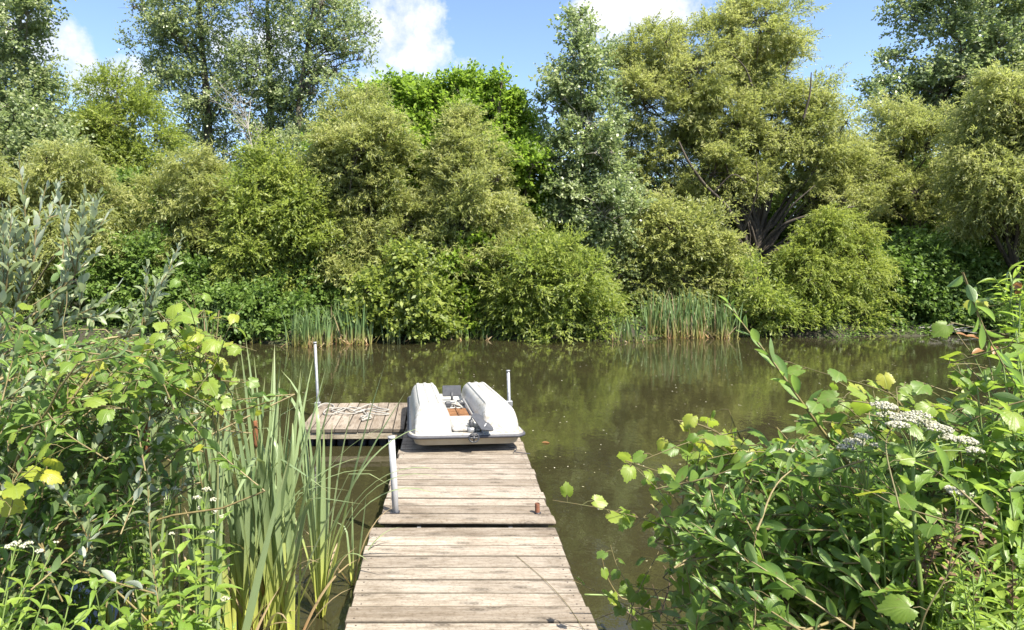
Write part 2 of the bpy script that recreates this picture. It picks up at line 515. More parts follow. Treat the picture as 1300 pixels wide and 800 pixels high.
# near section, shore to the hinge gap
d1 = thing('dock_section', 'weathered wooden dock section nearest the viewer, reaching the bottom of the view', 'dock', (.131, 4.475, DECK), 0, 'wooden dock sections')
m = MB(); sc = m
boards(m, -.611, .611, -4.3, 0, 0, True, screws=sc)
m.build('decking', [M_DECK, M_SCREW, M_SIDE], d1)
m = MB(); m.box((-.56, -2.15, -.115), (.04, 4.2, .14), 0, .2); m.box((.56, -2.15, -.115), (.04, 4.2, .14), 0, .7)
m.box((0, -.075, -.115), (1.08, .04, .14), 0, .4); m.box((0, -2.1, -.115), (1.08, .04, .14), 0, .4)
m.build('frame', M_FRAME, d1)
m = MB(); m.box((-.25, -.65, -.20), (.62, .9, .10), 0, .5, None, .04)
m.build('float', M_BLACK, d1)
m = MB(); m.box((.2, -.65, -.20), (.10, .9, .10), 0, .5, None, .02); 

# middle section, slightly tilted, carries the boat
d2 = thing('dock_section', 'weathered wooden dock section in the middle, with the upturned boat on its far end', 'dock', (.166, 4.59, DECK), R(-.7), 'wooden dock sections')
d2.rotation_euler[0] = R(-.25)
m = MB(); sc = m
boards(m, -.60, .60, .14, 4.02, 0, True, screws=sc)
for sx in (-1, 1):
    sc.box((sx * .52, .07, .001), (.007, .007, .003), 1, .5)
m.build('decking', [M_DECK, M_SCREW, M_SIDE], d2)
m = MB()
pts = [(x, .062 + .004 * math.sin(x * 5), -.018) for x in np.linspace(-.612, .612, 14)]
m.box((0, .066, -.019), (1.226, .128, .042), 0, .31, Matrix.Rotation(R(.3), 3, 'Z'), .017)
m.build('end_board', M_DECK, d2)
m = MB(); m.box((-.55, 2.05, -.115), (.04, 3.9, .14), 0, .2); m.box((.55, 2.05, -.115), (.04, 3.9, .14), 0, .6)
m.box((0, .10, -.115), (1.06, .04, .14), 0, .45); m.box((0, 2.0, -.115), (1.06, .04, .14), 0, .4); m.box((0, 3.97, -.115), (1.06, .04, .14), 0, .4)
m.build('frame', M_FRAME, d2)
for yy in (.75, 2.9):
    m = MB(); m.box((0, yy, -.215), (1.0, .95, .12), 0, .5, None, .04)
    m.build('float', M_BLACK, d2)
for xx in (-.33, .30):
    m = MB(); m.box((xx, .0, -.075), (.03, .10, .05), 0, .5, None, .004)
    m.tube([(xx, -.06, -.075), (xx, .06, -.075)], .012, 8)
    m.build('hinge', M_GALV, d2)
m = MB(); m.box((-.505, .150, .0015), (.066, .056, .003), 0, .5); m.build('pipe_hole_dark', M_BLACK, d2)  # black sheet standing in for the dark inside the pipe hole

# platform to the left
d3 = thing('dock_platform', 'square wooden platform left of the boat with boards running lengthwise and white rope on top', 'dock', (-.962, 7.13, DECK), R(1.0), 'wooden dock sections')
m = MB(); sc = m
boards(m, -.565, .555, 0, 1.34, 0, False, w=.118, screws=sc)
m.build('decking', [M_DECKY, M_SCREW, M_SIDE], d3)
m = MB(); m.box((0, .03, -.075), (1.10, .04, .070), 0, .35, None, .004)
m.build('front_beam', M_FRAME, d3)
m = MB(); m.box((-.53, .70, -.085), (.04, 1.2, .09), 0, .3); m.box((.53, .70, -.085), (.04, 1.2, .09), 0, .4); m.box((0, 1.31, -.085), (1.1, .04, .09), 0, .3)
m.build('frame', M_FRAME, d3)
for xx in (-.36, -.02, .32):
    m = MB()
    for k in range(3):
        m.box((xx - .11 + k * .11, .66, -.17), (.098, 1.1, .16), 0, .5, None, .03)
    m.build('float', M_BLACK, d3)

# posts and pipes
def pole(name, label, a, b, r, material, capm=None, extra=None):
    t = thing(name, label, 'post', tuple(a))
    a = np.array(a); b = np.array(b)
    mb = MB()
    mb.tube([a - a, (b - a) * .5 + np.array([.002, 0, 0]), b - a], r, 14)
    mb.build('shaft', material, t)
    if extra:
        extra(t, a, b)
    return t
def pole_cap(r, mm):
    def f(t, a, b):
        d = (b - a) / np.linalg.norm(b - a)
        mb = MB(); mb.tube([b - a - d * .012, b - a + d * .006], r * 1.14, 14); mb.build('cap', mm, t)
    return f
def base_clamp(zc, r):
    def f(t, a, b):
        d = (b - a)
        k = (zc - a[2]) / d[2]
        q = d * k
        mb = MB(); mb.box(tuple(q + np.array([.0, -.01, 0])), (r * 3.4, r * 3.2, .07), 0, .5, None, .006); mb.build('bracket', M_GALV, t)
        pole_cap(r, M_GALV)(t, a, b)
    return f
pole('dock_post', 'white plastic pipe standing in the left edge of the dock, leaning left', (-.330, 4.75, .10), (-.364, 4.75, .732), .0235, M_PVC, None, pole_cap(.0235, M_PVC))
pole('dock_post', 'thin grey steel post at the far left corner of the wooden platform', (-1.56, 8.56, -.6), (-1.632, 8.56, .955), .018, M_GALV, None, base_clamp(.16, .021))
pole('dock_post', 'short grey steel post rising behind the right side of the upturned boat', (.875, 8.6, -.6), (.84, 8.6, .588), .021, M_GALV, None, base_clamp(.17, .024))
t = thing('pipe_stub', 'short rusty iron pipe stub sticking out of the right edge of the dock', 'pipe', (.672, 4.735, DECK))
m = MB(); m.tube([(0, 0, -.12), (-.003, 0, .066)], .0175, 12, cap=False); m.tube([(0, 0, -.12), (-.003, 0, .060)], .012, 12)
m.build('shaft', M_RUST, t)
m = MB(); m.tube([(.0, -.002, -.001), (.0, -.002, .004)], .023, 12); m.build('stub_hole_dark', M_BLACK, t)  # black disc painted as the dark of the hole round the stub

# rope thrown down on the platform
M_ROPE = plain_mat('white rope', (.30, .29, .265), (.21, .20, .175), .9, 0, 120, bump=.5)
RP = [(399, 521), (404, 517), (412, 514), (421, 513.5), (424, 518), (415, 521), (411, 525), (420, 527), (434, 523), (445, 517), (456, 519), (470, 515),
      (481, 518), (494, 521), (484, 523), (470, 519), (455, 524), (442, 521), (430, 518), (421, 521), (432, 526), (450, 525), (463, 521), (476, 524),
      (494, 526), (478, 527), (466, 526), (472, 530), (465, 533), (458, 531), (462, 528), (470, 528), (467, 532), (460, 534), (463, 530), (471, 531),
      (466, 527), (457, 520), (448, 523), (438, 518), (428, 522)]
q = []
for k, (a, b) in enumerate(RP):
    w = G(a, b, DECK + .013)
    w[2] = DECK + .014 + .008 * (k % 3)
    q.append(w)
q = np.array(q)
def catmull(P, n=6):
    P = np.asarray(P, float)
    P = np.vstack([2 * P[0] - P[1], P, 2 * P[-1] - P[-2]])
    o = []
    for i in range(1, len(P) - 2):
        for t in np.linspace(0, 1, n, endpoint=False):
            a, b, c, d = P[i - 1], P[i], P[i + 1], P[i + 2]
            o.append(.5 * (2 * b + (c - a) * t + (2 * a - 5 * b + 4 * c - d) * t * t + (3 * b - a - 3 * c + d) * t ** 3))
    o.append(P[-2])
    return np.array(o)
m = MB(); m.tube(catmull(q, 6), .0075, 7)
tag(m.build('rope', M_ROPE), 'tangled white rope lying on the boards of the wooden platform', 'rope')

# ------------------------------------------------------------------ upturned pedal boat
def boat_paint():
    m, nt, out = mat('dirty white hull plastic')
    tx = nt.nodes.new('ShaderNodeTexCoord')
    n1 = nd(nt, 'TexNoise', Scale=3.2, Detail=6.0, Roughness=.68); lk(nt, tx.outputs['Object'], n1.inputs['Vector'])
    n2 = nd(nt, 'TexNoise', Scale=38.0, Detail=4.0, Roughness=.7); lk(nt, tx.outputs['Object'], n2.inputs['Vector'])
    sep = nt.nodes.new('ShaderNodeSeparateXYZ'); lk(nt, tx.outputs['Object'], sep.inputs[0])
    low = mth(nt, 'SUBTRACT', 1.0, mth(nt, 'DIVIDE', mth(nt, 'ABSOLUTE', mth(nt, 'SUBTRACT', sep.outputs[1], .10)), .16), clamp=True)
    g = mth(nt, 'MULTIPLY', n1.outputs['Fac'], n2.outputs['Fac'])
    g = mth(nt, 'ADD', g, mth(nt, 'MULTIPLY', low, .085))
    dirt = ramp(nt, g, [(.265, (0, 0, 0)), (.36, (1, 1, 1))])
    c = mixc(nt, mth(nt, 'MULTIPLY', dirt, .6), (.385, .383, .375), (.155, .115, .06))
    p = nd(nt, 'BsdfPrincipled', Roughness=.38)
    p.inputs['Specular IOR Level'].default_value = .4
    lk(nt, c, p.inputs['Base Color'])
    bp = nd(nt, 'Bump', Strength=.12, Distance=.01); lk(nt, n1.outputs['Fac'], bp.inputs['Height']); lk(nt, bp.outputs[0], p.inputs['Normal'])
    lk(nt, p.outputs[0], out.inputs[0])
    return m
M_HULL = boat_paint()
M_CREAM = plain_mat('cream deck plastic', (.40, .36, .27), (.34, .29, .21), .45, 0, 6)
M_RUBBER = plain_mat('dark rubber edging', (.035, .035, .045), (.06, .06, .07), .6)
M_GREY = plain_mat('dark grey plastic', (.032, .034, .040), (.055, .057, .064), .5, 0, 20)
M_SLAT = wood_mat('orange-brown slats', 'x', (.24, .135, .07), (.18, .090, .042), (.08, .045, .025))

bt = thing('pedal_boat', 'white twin-hulled pedal boat lying upside down on the dock', 'boat', (.236, 6.24, DECK), R(5.0))
HW, BL, ZR = .548, 1.98, .155
def rrect(hw, y0, y1, r0, r1, n=7, taper=0.0):
    o = []
    for (cx, cy, r, a0) in ((hw - r0, y0 + r0, r0, -90), (hw - taper - r1, y1 - r1, r1, 0), (-(hw - taper - r1), y1 - r1, r1, 90), (-(hw - r0), y0 + r0, r0, 180)):
        for k in range(n):
            a = R(a0 + 90 * k / (n - 1))
            o.append((cx + r * math.cos(a), cy + r * math.sin(a)))
    return o
def plate(mb, outline, z0, z1, mt=0, inset=0.0, smooth=False):
    n = len(outline)
    cx = sum(p[0] for p in outline) / n; cy = sum(p[1] for p in outline) / n
    lo = [(p[0] - inset * np.sign(p[0] - cx), p[1] - inset * np.sign(p[1] - cy), z0) for p in outline]
    hi = [(p[0], p[1], z1) for p in outline]
    fs = [tuple(range(n - 1, -1, -1)), tuple(range(n, 2 * n))]
    for i in range(n):
        j = (i + 1) % n
        fs.append((i, j, n + j, n + i))
    mb.add(lo + hi, fs, mt, .5, smooth)
# rim flange and its rubber edge
m = MB(); plate(m, rrect(HW - .006, .006, BL, .10, .16, taper=.06), ZR - .02, ZR + .012); m.build('rim', M_HULL, bt)
ol = rrect(HW, 0, BL + .006, .105, .165, 9, .06)
m = MB(); lo = [(a, b, ZR - .008) for a, b in ol]; m.tube(lo + lo[:1], .0155, 8, cap=False); m.build('rubber_edge', M_RUBBER, bt)
m = MB(); plate(m, rrect(HW - .03, .035, BL - .03, .10, .15, taper=.06), ZR - .095, ZR - .021, 0, .03); m.build('lower_deck', M_CREAM, bt)
for (xx, yy) in ((-.3, .42), (.3, .42), (-.28, 1.5), (.28, 1.5)):
    m = MB(); m.box((xx, yy, .03), (.24, .3, .058), 0, .5, None, .02); m.build('seat_back', M_CREAM, bt)

def pontoon(sgn):
    """one hull: loft of box-like sections with three raised ribs, sloping bow at the near end"""
    NS, NC = 44, 81
    ys = np.concatenate([np.linspace(.045, .30, 16), np.linspace(.34, 1.60, 16), np.linspace(1.64, 1.93, 12)])
    vs, fs = [], []
    for y in ys:
        t = (y - .045) / .20
        bow = 1.0 if t >= 1 else (1 - (1 - t) ** 2.2) ** .62
        t2 = (1.93 - y) / .32
        st = 1.0 if t2 >= 1 else max(0, 1 - (1 - t2) ** 2.6) ** .5
        H = .235 * min(bow, 1) * max(st, .02) * (1 - .13 * y)
        wo = .520 - .055 * (y / 1.9) ** 1.5
        wi = .132 + .0 * y
        if t < 1:
            wo -= .028 * (1 - t) ** 2; wi += .02 * (1 - t) ** 2
        if t2 < 1:
            wo -= .05 * (1 - t2) ** 2; wi += .03 * (1 - t2) ** 2
        c, hw = (wo + wi) / 2, (wo - wi) / 2
        ramp_ = min(max((y - .27) / .08, 0), 1) * min(max((1.78 - y) / .12, 0), 1)
        for k in range(NC):
            s = -1 + 2 * k / (NC - 1)
            s = math.copysign(abs(s) ** .72, s)   # more vertices near the sides
            a = abs(s)
            z = H * max(0, 1 - a ** 4.6) ** (1 / 2.5)
            x = hw * s * (1 - .13 * (z / .235) * a)
            for rb in (-.52, 0, .52):
                d = abs(s - rb)
                z += .014 * ramp_ * max(0, min(1, (.125 - d) / .035))
            vs.append((sgn * (c + x), y, ZR + .0125 + z))
    for i in range(NS - 1):
        for k in range(NC - 1):
            q = (i * NC + k, i * NC + k + 1, (i + 1) * NC + k + 1, (i + 1) * NC + k)
            fs.append(q if sgn < 0 else q[::-1])
    mb = MB(); mb.add(vs, fs, 0, .5, True)
    return mb.build('pontoon', M_HULL, bt)
pontoon(-1); pontoon(1)
# tunnel between the hulls: raised white deck in front, slatted well, bracket and paddle blade behind
m = MB(); m.box((.0, .34, ZR + .036), (.268, .50, .045), 0, .5, None, .016); m.build('tunnel_deck', M_HULL, bt)
m = MB()
for k in range(5):
    m.box((-.005, .66 + k * .088, ZR + .026), (.22, .074, .018), 0, random.random(), None, .004)
m.box((-.005, .84, ZR + .040), (.018, .42, .010), 0, .3)
m.build('slatted_floor', M_SLAT, bt)
m = MB(); m.box((.126, .98, ZR + .045), (.022, .82, .06), 0, .5, None, .008); m.box((-.126, .98, ZR + .045), (.022, .82, .06), 0, .5, None, .008)
m.build('tunnel_rail', M_HULL, bt)
m = MB()
m.tube([(-.11, 1.22, ZR + .05), (.11, 1.22, ZR + .05)], .016, 8); m.tube([(-.09, 1.30, ZR + .04), (-.02, 1.22, ZR + .055), (.05, 1.28, ZR + .05)], .014, 8)
m.box((.06, 1.25, ZR + .05), (.05, .12, .05), 0, .5, None, .01); m.box((-.07, 1.20, ZR + .05), (.07, .08, .05), 0, .5, None, .01)
m.build('crank', M_GREY, bt)
m = MB(); m.tube([(.0, 1.48, ZR + .02), (0, 1.50, ZR + .12)], .014, 8); m.build('paddle_post', M_GREY, bt)
m = MB(); m.box((0, 1.36, ZR + .032), (.27, .10, .03), 0, .5, None, .008); m.build('crossbar', M_HULL, bt)
m = MB(); m.box((.0, 1.515, ZR + .135), (.215, .014, .125), 0, .5, Matrix.Rotation(R(-14), 3, 'X'), .006); m.build('paddle_blade', M_GREY, bt)
m = MB(); m.tube(catmull([(-.03, 1.06, ZR + .05), (.01, 1.10, ZR + .085), (.04, 1.05, ZR + .06), (.0, 1.02, ZR + .08), (-.04, 1.08, ZR + .075), (.03, 1.12, ZR + .06), (.06, 1.0, ZR + .05)], 5), .012, 7); m.build('cord', M_ROPE, bt)
# rudder plate, post and the small spoked wheel at the near edge
prof = [(-.075, .10), (-.06, .165), (.0, .165), (.045, .10), (.105, -.06), (.105, -.105), (.075, -.12), (-.01, -.12)]
nP = len(prof)
m = MB()
rot = Matrix.Rotation(R(18), 3, 'X') @ Matrix.Rotation(R(8), 3, 'Y')
vv = [rot @ Vector((a, b, h)) + Vector((.130, .055, ZR + .105)) for h in (-.005, .005) for a, b in prof]
m.add(vv, [tuple(range(nP - 1, -1, -1)), tuple(range(nP, 2 * nP))] + [(i, (i + 1) % nP, nP + (i + 1) % nP, nP + i) for i in range(nP)])
rud = m.build('rudder', M_GREY, bt)
m = MB(); m.tube([rot @ Vector((.02, -.07, .008)) + Vector((.130, .055, ZR + .105)), rot @ Vector((.045, -.02, .012)) + Vector((.130, .055, ZR + .105))], .006, 6); m.build('rudder_pin', M_PVC, rud)
m = MB(); m.tube([(.045, .10, ZR + .03), (.045, .10, ZR + .13)], .017, 10); m.tube([(.045, .10, ZR + .12), (.045, .10, ZR + .165)], .008, 8)
m.box((.045, .115, ZR + .095), (.045, .06, .05), 0, .5, None, .008)
m.build('rudder_post', M_GREY, bt)
m = MB(); m.tube([(.045, .10, ZR + .012), (.045, .10, ZR + .058)], .042, 14); m.build('post_collar', M_GALV, bt)
wc = Vector((.052, -.026, ZR - .012))
m = MB()
ring = [wc + Vector((.047 * math.cos(a), 0, .040 * math.sin(a))) for a in np.linspace(0, 2 * math.pi, 25)]
m.tube([tuple(p) for p in ring], .0075, 8, cap=False)
for a in (0, 90, 180, 270):
    m.tube([tuple(wc), tuple(wc + Vector((.044 * math.cos(R(a)), 0, .038 * math.sin(R(a)))))], .008, 6)
m.tube([tuple(wc + Vector((0, -.012, 0))), tuple(wc + Vector((0, .03, 0)))], .015, 10)
m.build('pulley', M_GREY, bt)
m = MB(); m.box((-.285, .058, ZR + .034), (.105, .004, .017), 0, .5, Matrix.Rotation(R(-35), 3, 'X'), .001); m.build('name_plate', M_RUBBER, bt)
m = MB(); m.tube(catmull([(.40, .12, .012), (.47, .06, .010), (.43, -.04, .010), (.50, -.09, .010), (.56, -.12, .010)], 6), .004, 6)
tag(m.build('cord', M_RUBBER, None), 'thin dark cord trailing on the boards under the near right corner of the boat', 'cord').matrix_world = Matrix.Translation((.236, 6.24, DECK)) @ Matrix.Rotation(R(5), 4, 'Z')
# ------------------------------------------------------------------ trees across the pond
LM = {
 'willow': leaf_mat('willow leaf', [(0, (0.147, 0.176, 0.044)), (.45, (0.254, 0.275, 0.085)), (1, (0.389, 0.385, 0.165))], .48, (.36, .42, .08), .5, .35, back=(.30, .34, .20)),
 'sallow': leaf_mat('sallow leaf', [(0, (0.122, 0.168, 0.028)), (.5, (0.207, 0.252, 0.050)), (1, (0.317, 0.342, 0.095))], .48, (.32, .42, .05), .5, .35, back=(.22, .27, .13)),
 'poplar': leaf_mat('poplar leaf', [(0, (0.130, 0.180, 0.069)), (.5, (0.215, 0.258, 0.109)), (1, (0.351, 0.372, 0.207))], .40, (.26, .38, .08), .38, .55, back=(.26, .30, .20)),
 'maple': leaf_mat('maple leaf', [(0, (0.108, 0.176, 0.026)), (.5, (0.174, 0.259, 0.034)), (1, (0.258, 0.341, 0.052))], .48, (.30, .46, .04), .5, .35),
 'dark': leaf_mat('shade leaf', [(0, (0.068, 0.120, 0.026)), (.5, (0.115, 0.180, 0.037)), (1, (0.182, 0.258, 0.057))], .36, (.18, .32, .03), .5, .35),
 'yellow': leaf_mat('yellowish willow leaf', [(0, (.130, .180, .032)), (.5, (.205, .250, .055)), (1, (.310, .335, .092))], .48, (.40, .46, .06), .5, .35),
}
BARK = bark_mat('grey bark', (.055, .045, .035), (.15, .13, .105))
BARKD = bark_mat('dark willow bark', (.030, .024, .018), (.085, .068, .050))
BARKP = bark_mat('pale poplar bark', (.13, .12, .095), (.27, .25, .21))
DEADW = bark_mat('bleached dead wood', (.20, .185, .165), (.40, .37, .33))

# leaf length, width, droop, outward/up bias of the sprays, spray length, leaves per spray, angle of leaf off the twig
STY = {
 'willow': dict(L=.115, Wd=.029, droop=.45, up=.42, sl=.44, k=15, ang=.80, mat='willow', dens=2.0),
 'weep': dict(L=.120, Wd=.029, droop=.95, up=.12, sl=.56, k=17, ang=.70, mat='willow', dens=1.95),
 'sallow': dict(L=.115, Wd=.040, droop=.30, up=.20, sl=.50, k=13, ang=.70, mat='sallow', dens=1.5),
 'poplar': dict(L=.105, Wd=.088, droop=.15, up=.45, sl=.55, k=10, ang=1.0, mat='poplar', dens=1.05),
 'cotton': dict(L=.125, Wd=.105, droop=.20, up=.35, sl=.60, k=10, ang=1.0, mat='poplar', dens=1.0),
 'maple': dict(L=.130, Wd=.085, droop=.20, up=.40, sl=.50, k=11, ang=.9, mat='maple', dens=1.15),
 'dark': dict(L=.125, Wd=.075, droop=.30, up=.15, sl=.50, k=11, ang=.9, mat='dark', dens=1.0),
 'yellow': dict(L=.120, Wd=.036, droop=.40, up=.25, sl=.55, k=14, ang=.65, mat='yellow', dens=1.5),
}

def sprays_to_leaves(P, D, sty, rn, scale=1.0):
    """P base points, D directions, rn per-spray number -> leaf quads."""
    n, k = len(P), sty['k']
    sl = sty['sl'] * RNG.uniform(.55, 1.25, n) * scale
    t = (np.arange(k) + .6)[None, :] / k * np.ones((n, 1)) + RNG.normal(0, .02, (n, k))
    dr = sty['droop'] * RNG.uniform(.6, 1.3, n)
    C = P[:, None, :] + D[:, None, :] * (sl[:, None] * t)[..., None]
    C[..., 2] -= dr[:, None] * sl[:, None] * t ** 2 * .6
    T = D[:, None, :] + np.zeros((n, k, 3))
    T[..., 2] -= dr[:, None] * t * 1.2
    T = nrm(T)
    Q = nrm(np.cross(T, RNG.normal(0, 1, (n, k, 3))))
    a = sty['ang'] * RNG.uniform(.5, 1.4, (n, k))[..., None]
    LD = nrm(T * np.cos(a) + Q * np.sin(a))
    LD[..., 2] -= .25
    LD = nrm(LD)
    N = RNG.normal(0, 1, (n, k, 3)) * .62 + np.array([.12, -.12, .85])
    N = nrm(N - LD * (N * LD).sum(-1, keepdims=True))
    Sd = np.cross(LD, N)
    L = sty['L'] * RNG.uniform(.5, 1.4, (n, k)) * scale ** .5
    Wd = sty['Wd'] * RNG.uniform(.75, 1.25, (n, k)) * scale ** .5
    v = np.stack([C, C + LD * (L * .48)[..., None] + Sd * (Wd / 2)[..., None],
                  C + LD * L[..., None], C + LD * (L * .48)[..., None] - Sd * (Wd / 2)[..., None]], 2).reshape(-1, 3)
    r = np.clip(rn[:, None] * .7 + RNG.uniform(-.1, .42, (n, k)), 0, 1).ravel()
    return v, r

def blob_dirs(m):
    d = nrm(RNG.normal(0, 1, (m, 3)))
    return d

def crown_points(c, rad, npuff, nspray, sty):
    """puffs on the shell of one limb's foliage, sprays round each puff"""
    d = blob_dirs(npuff)
    d[:, 2] = np.where(d[:, 2] < -.75, -d[:, 2] * .6, d[:, 2]); d = nrm(d)
    rr = RNG.uniform(.45, 1.02, npuff) ** .8
    pc = c + d * rad * rr[:, None]
    pr = rad.mean() * RNG.uniform(.17, .35, npuff)
    w = pr ** 2; w /= w.sum()
    ids = RNG.choice(npuff, nspray, p=w)
    e = nrm(RNG.normal(0, 1, (nspray, 3)))
    e[:, 2] = np.where(e[:, 2] < -.4, e[:, 2] * .7, e[:, 2])
    P = pc[ids] + e * (pr[ids] * RNG.uniform(.15, 1.0, nspray) ** .6)[:, None] * np.array([1.05, 1.0, .8])
    out = nrm((P - c) / rad)
    D = nrm(out * .55 + e * .6 + np.array([0, 0, sty['up']]) + RNG.normal(0, .35, (nspray, 3)))
    far = RNG.random(nspray) < .20
    P = P + out * (np.where(far, RNG.uniform(.05, .42, nspray), 0) * rad.mean())[:, None]
    D = nrm(D + out * np.where(far, 1.0, 0)[:, None] + np.array([0, 0, .35]) * far[:, None])
    pn = RNG.uniform(0, .75, npuff)
    return P, D, pn[ids], pc

def limb(mb, a, b, r0, r1, bend=.18, n=6, sides=6, rnd=.5):
    a = np.asarray(a, float); b = np.asarray(b, float)
    ln = np.linalg.norm(b - a)
    off = RNG.normal(0, 1, 3) * bend * ln * .4
    mid = (a + b) / 2 + off + np.array([0, 0, .10 * ln])
    t = np.linspace(0, 1, n)[:, None]
    pts = (1 - t) ** 2 * a + 2 * t * (1 - t) * mid + t * t * b
    pts[1:-1] += RNG.normal(0, .012 * ln, (n - 2, 3))
    mb.tube(pts, np.linspace(r0, r1, n), sides, 0, rnd, False)
    return pts

def tree(name, label, cat, base, lobes, style, bark=None, group=None, trunk_r=.14, fork=.35, top=None, scale=1.0, dens=1.0, trunk=None, matkey=None, leader=False, limbs=(), shift=0):
    bpx, Y = base
    sty = dict(STY[style])
    bark = bark or BARK
    bx = (bpx - PX0) / F * Y
    bz = float(ground_z(bx, Y))
    t = thing(name, label, cat, (bx, Y, bz), 0, group)
    org = np.array([bx, Y, bz])
    cs, rs = [], []
    for lb in lobes:
        px, py, rx, ry = lb[:4]
        py += shift
        yy = Y + (lb[4] if len(lb) > 4 else RNG.uniform(-.5, .5) * rx / F * Y * 1.2)
        ry *= 1.2; cs.append(W(px, py, yy)); rs.append(np.array([rx, (rx + ry) * .47, ry]) / F * yy)
    for i in range(len(cs)):      # smaller boughs that break the outline
        for q in range(2):
            if RNG.random() < .62:
                dd = nrm(RNG.normal(0, 1, 3) + np.array([0, -.35, .15]))
                cs.append(cs[i] + dd * rs[i] * RNG.uniform(.75, 1.1)); rs.append(rs[i] * RNG.uniform(.28, .5))
    cs = np.array(cs); rs = np.array(rs)
    if top is None:
        k = cs[:, 2].argmax(); tp = cs[k].copy()
    else:
        tp = W(top[0], top[1], Y)
    mb = MB()
    bends = np.array([0, .15, .4, .7, 1.0])
    tpts = org + (tp - org) * bends[:, None]
    tpts[1:4] += RNG.normal(0, .05, (3, 3)) * np.array([1, 1, 0]) * np.linalg.norm(tp - org) * .35
    if trunk is not None:
        tpts = np.array([org] + [W(a, b, Y + c) for a, b, c in trunk])
    tpts = catmull(tpts, 5)
    tl = np.linspace(1, 0, len(tpts))
    tpts[0, 2] -= .3
    mb.tube(tpts, trunk_r * (.18 + .82 * tl ** .9), 9, 0, .5, False)
    V, RN = [], []
    for c, r in zip(cs, rs):
        # where this limb leaves the trunk: below its own foliage
        zt = org[2] + max(fork * (c[2] - org[2]), .2) if not leader else c[2] - .55 * np.linalg.norm((c - tpts[-1])[:2]) - .35 * r[2]
        j = int(np.argmin(np.abs(tpts[:, 2] - zt)))
        rl = trunk_r * (.18 + .82 * tl[j] ** .9)
        lr = min(rl * .5, .018 * np.linalg.norm(c - tpts[j]) + .012)
        limb(mb, tpts[j], c, lr, .014, .22, 8, 6)
        for tw in range(2):
            dd = nrm(RNG.normal(0, 1, 3) + np.array([0, -.3, .5]))
            limb(mb, c, c + dd * r * RNG.uniform(1.0, 1.25), .012, .003, .3, 6, 4)
        area = math.pi * r[0] * r[2] * (F / Y) ** 2
        ns = max(6, int(sty['dens'] * dens * area / sty['k']))
        npf = int(np.clip(7 + area / 420, 9, 26))
        P, D, rn, pc = crown_points(c, r, npf, ns, sty)
        v, q = sprays_to_leaves(P, D, sty, rn, scale)
        V.append(v); RN.append(q)
        for b in pc[: min(14, npf)]:
            limb(mb, c + RNG.normal(0, .1, 3) * r, b, .013 + .006 * r[0], .004, .25, 5, 4)
    for pts_, ra, rb in limbs:
        lp = catmull([W(a, b, Y + c) for a, b, c in pts_], 6)
        mb.tube(lp, np.linspace(ra, rb, len(lp)), 7, 0, .5, False)
    mb.build('trunk', bark, t).location = -org
    v = np.concatenate(V) - org; q = np.concatenate(RN)
    f = np.arange(len(v)).reshape(-1, 4)
    np_mesh('crown', v, f, LM[matkey or sty['mat']], t, rnd=q)
    return t

NL = 0
# tall trees behind
tree('poplar_tree', 'tall pale-leaved poplar at the left border of the view', 'tree', (8, 21),
     [(20, 45, 38, 50), (5, 110, 45, 50), (40, 150, 36, 45), (10, 190, 50, 50), (45, 230, 45, 45), (5, 270, 50, 50), (30, -20, 35, 45), (60, 190, 28, 34), (-45, 120, 45, 80), (-40, 240, 45, 70)],
     'poplar', BARKP, 'tall poplars behind the pond', .2, leader=True, top=(18, -40), dens=.7)
tree('shade_tree', 'olive-green leafy tree with a domed top just left of the tall poplar trio', 'tree', (140, 24),
     [(140, 135, 36, 34), (165, 165, 42, 40), (115, 170, 36, 40), (135, 210, 50, 45), (180, 225, 42, 45), (95, 160, 34, 34), (80, 200, 45, 45), (150, 270, 55, 50), (100, 260, 50, 50), (195, 180, 30, 34)],
     'sallow', BARK, None, .18)
tree('poplar_tree', 'tall blue-green poplar with a broad crown and ivy-dark trunk, leftmost of the tall poplar trio', 'tree', (268, 30),
     [(225, 20, 48, 40), (205, 60, 36, 36), (245, 75, 46, 42), (215, 110, 36, 36), (265, 125, 46, 40), (240, 160, 40, 36), (300, 100, 30, 44), (265, 20, 40, 44), (250, -30, 55, 40), (200, -10, 30, 30), (285, 175, 44, 36), (245, 210, 44, 36), (290, 225, 40, 40)],
     'poplar', BARK, 'tall poplars behind the pond', .26, leader=True, trunk=[(266, 220, 0), (262, 120, 0), (255, 40, 0), (252, -50, 0)], dens=.55)
tree('poplar_tree', 'tall loose poplar with sky showing between its limbs, middle of the tall poplar trio', 'tree', (343, 29),
     [(320, 20, 36, 40), (345, 55, 34, 40), (318, 95, 34, 36), (352, 110, 32, 36), (335, 150, 38, 34), (360, 175, 36, 32), (325, 195, 36, 34), (340, -20, 45, 34), (372, 140, 24, 26), (345, 235, 40, 36)],
     'poplar', BARK, 'tall poplars behind the pond', .22, leader=True, trunk=[(344, 220, 0), (343, 120, 0), (340, 40, 0), (338, -45, 0)], dens=.48)
tree('poplar_tree', 'tall leaning poplar with thin outer branches, rightmost of the tall poplar trio', 'tree', (385, 28),
     [(405, 20, 40, 36), (440, 50, 32, 26), (395, 70, 34, 34), (425, 90, 34, 26), (455, 75, 20, 13), (395, 115, 34, 30), (385, 155, 36, 34), (400, 190, 36, 34), (430, 10, 30, 26), (400, -25, 48, 34), (375, 215, 40, 36)],
     'poplar', BARK, 'tall poplars behind the pond', .2, leader=True, trunk=[(382, 220, 0), (380, 130, 0), (392, 50, 0), (405, -40, 0)], dens=.48)
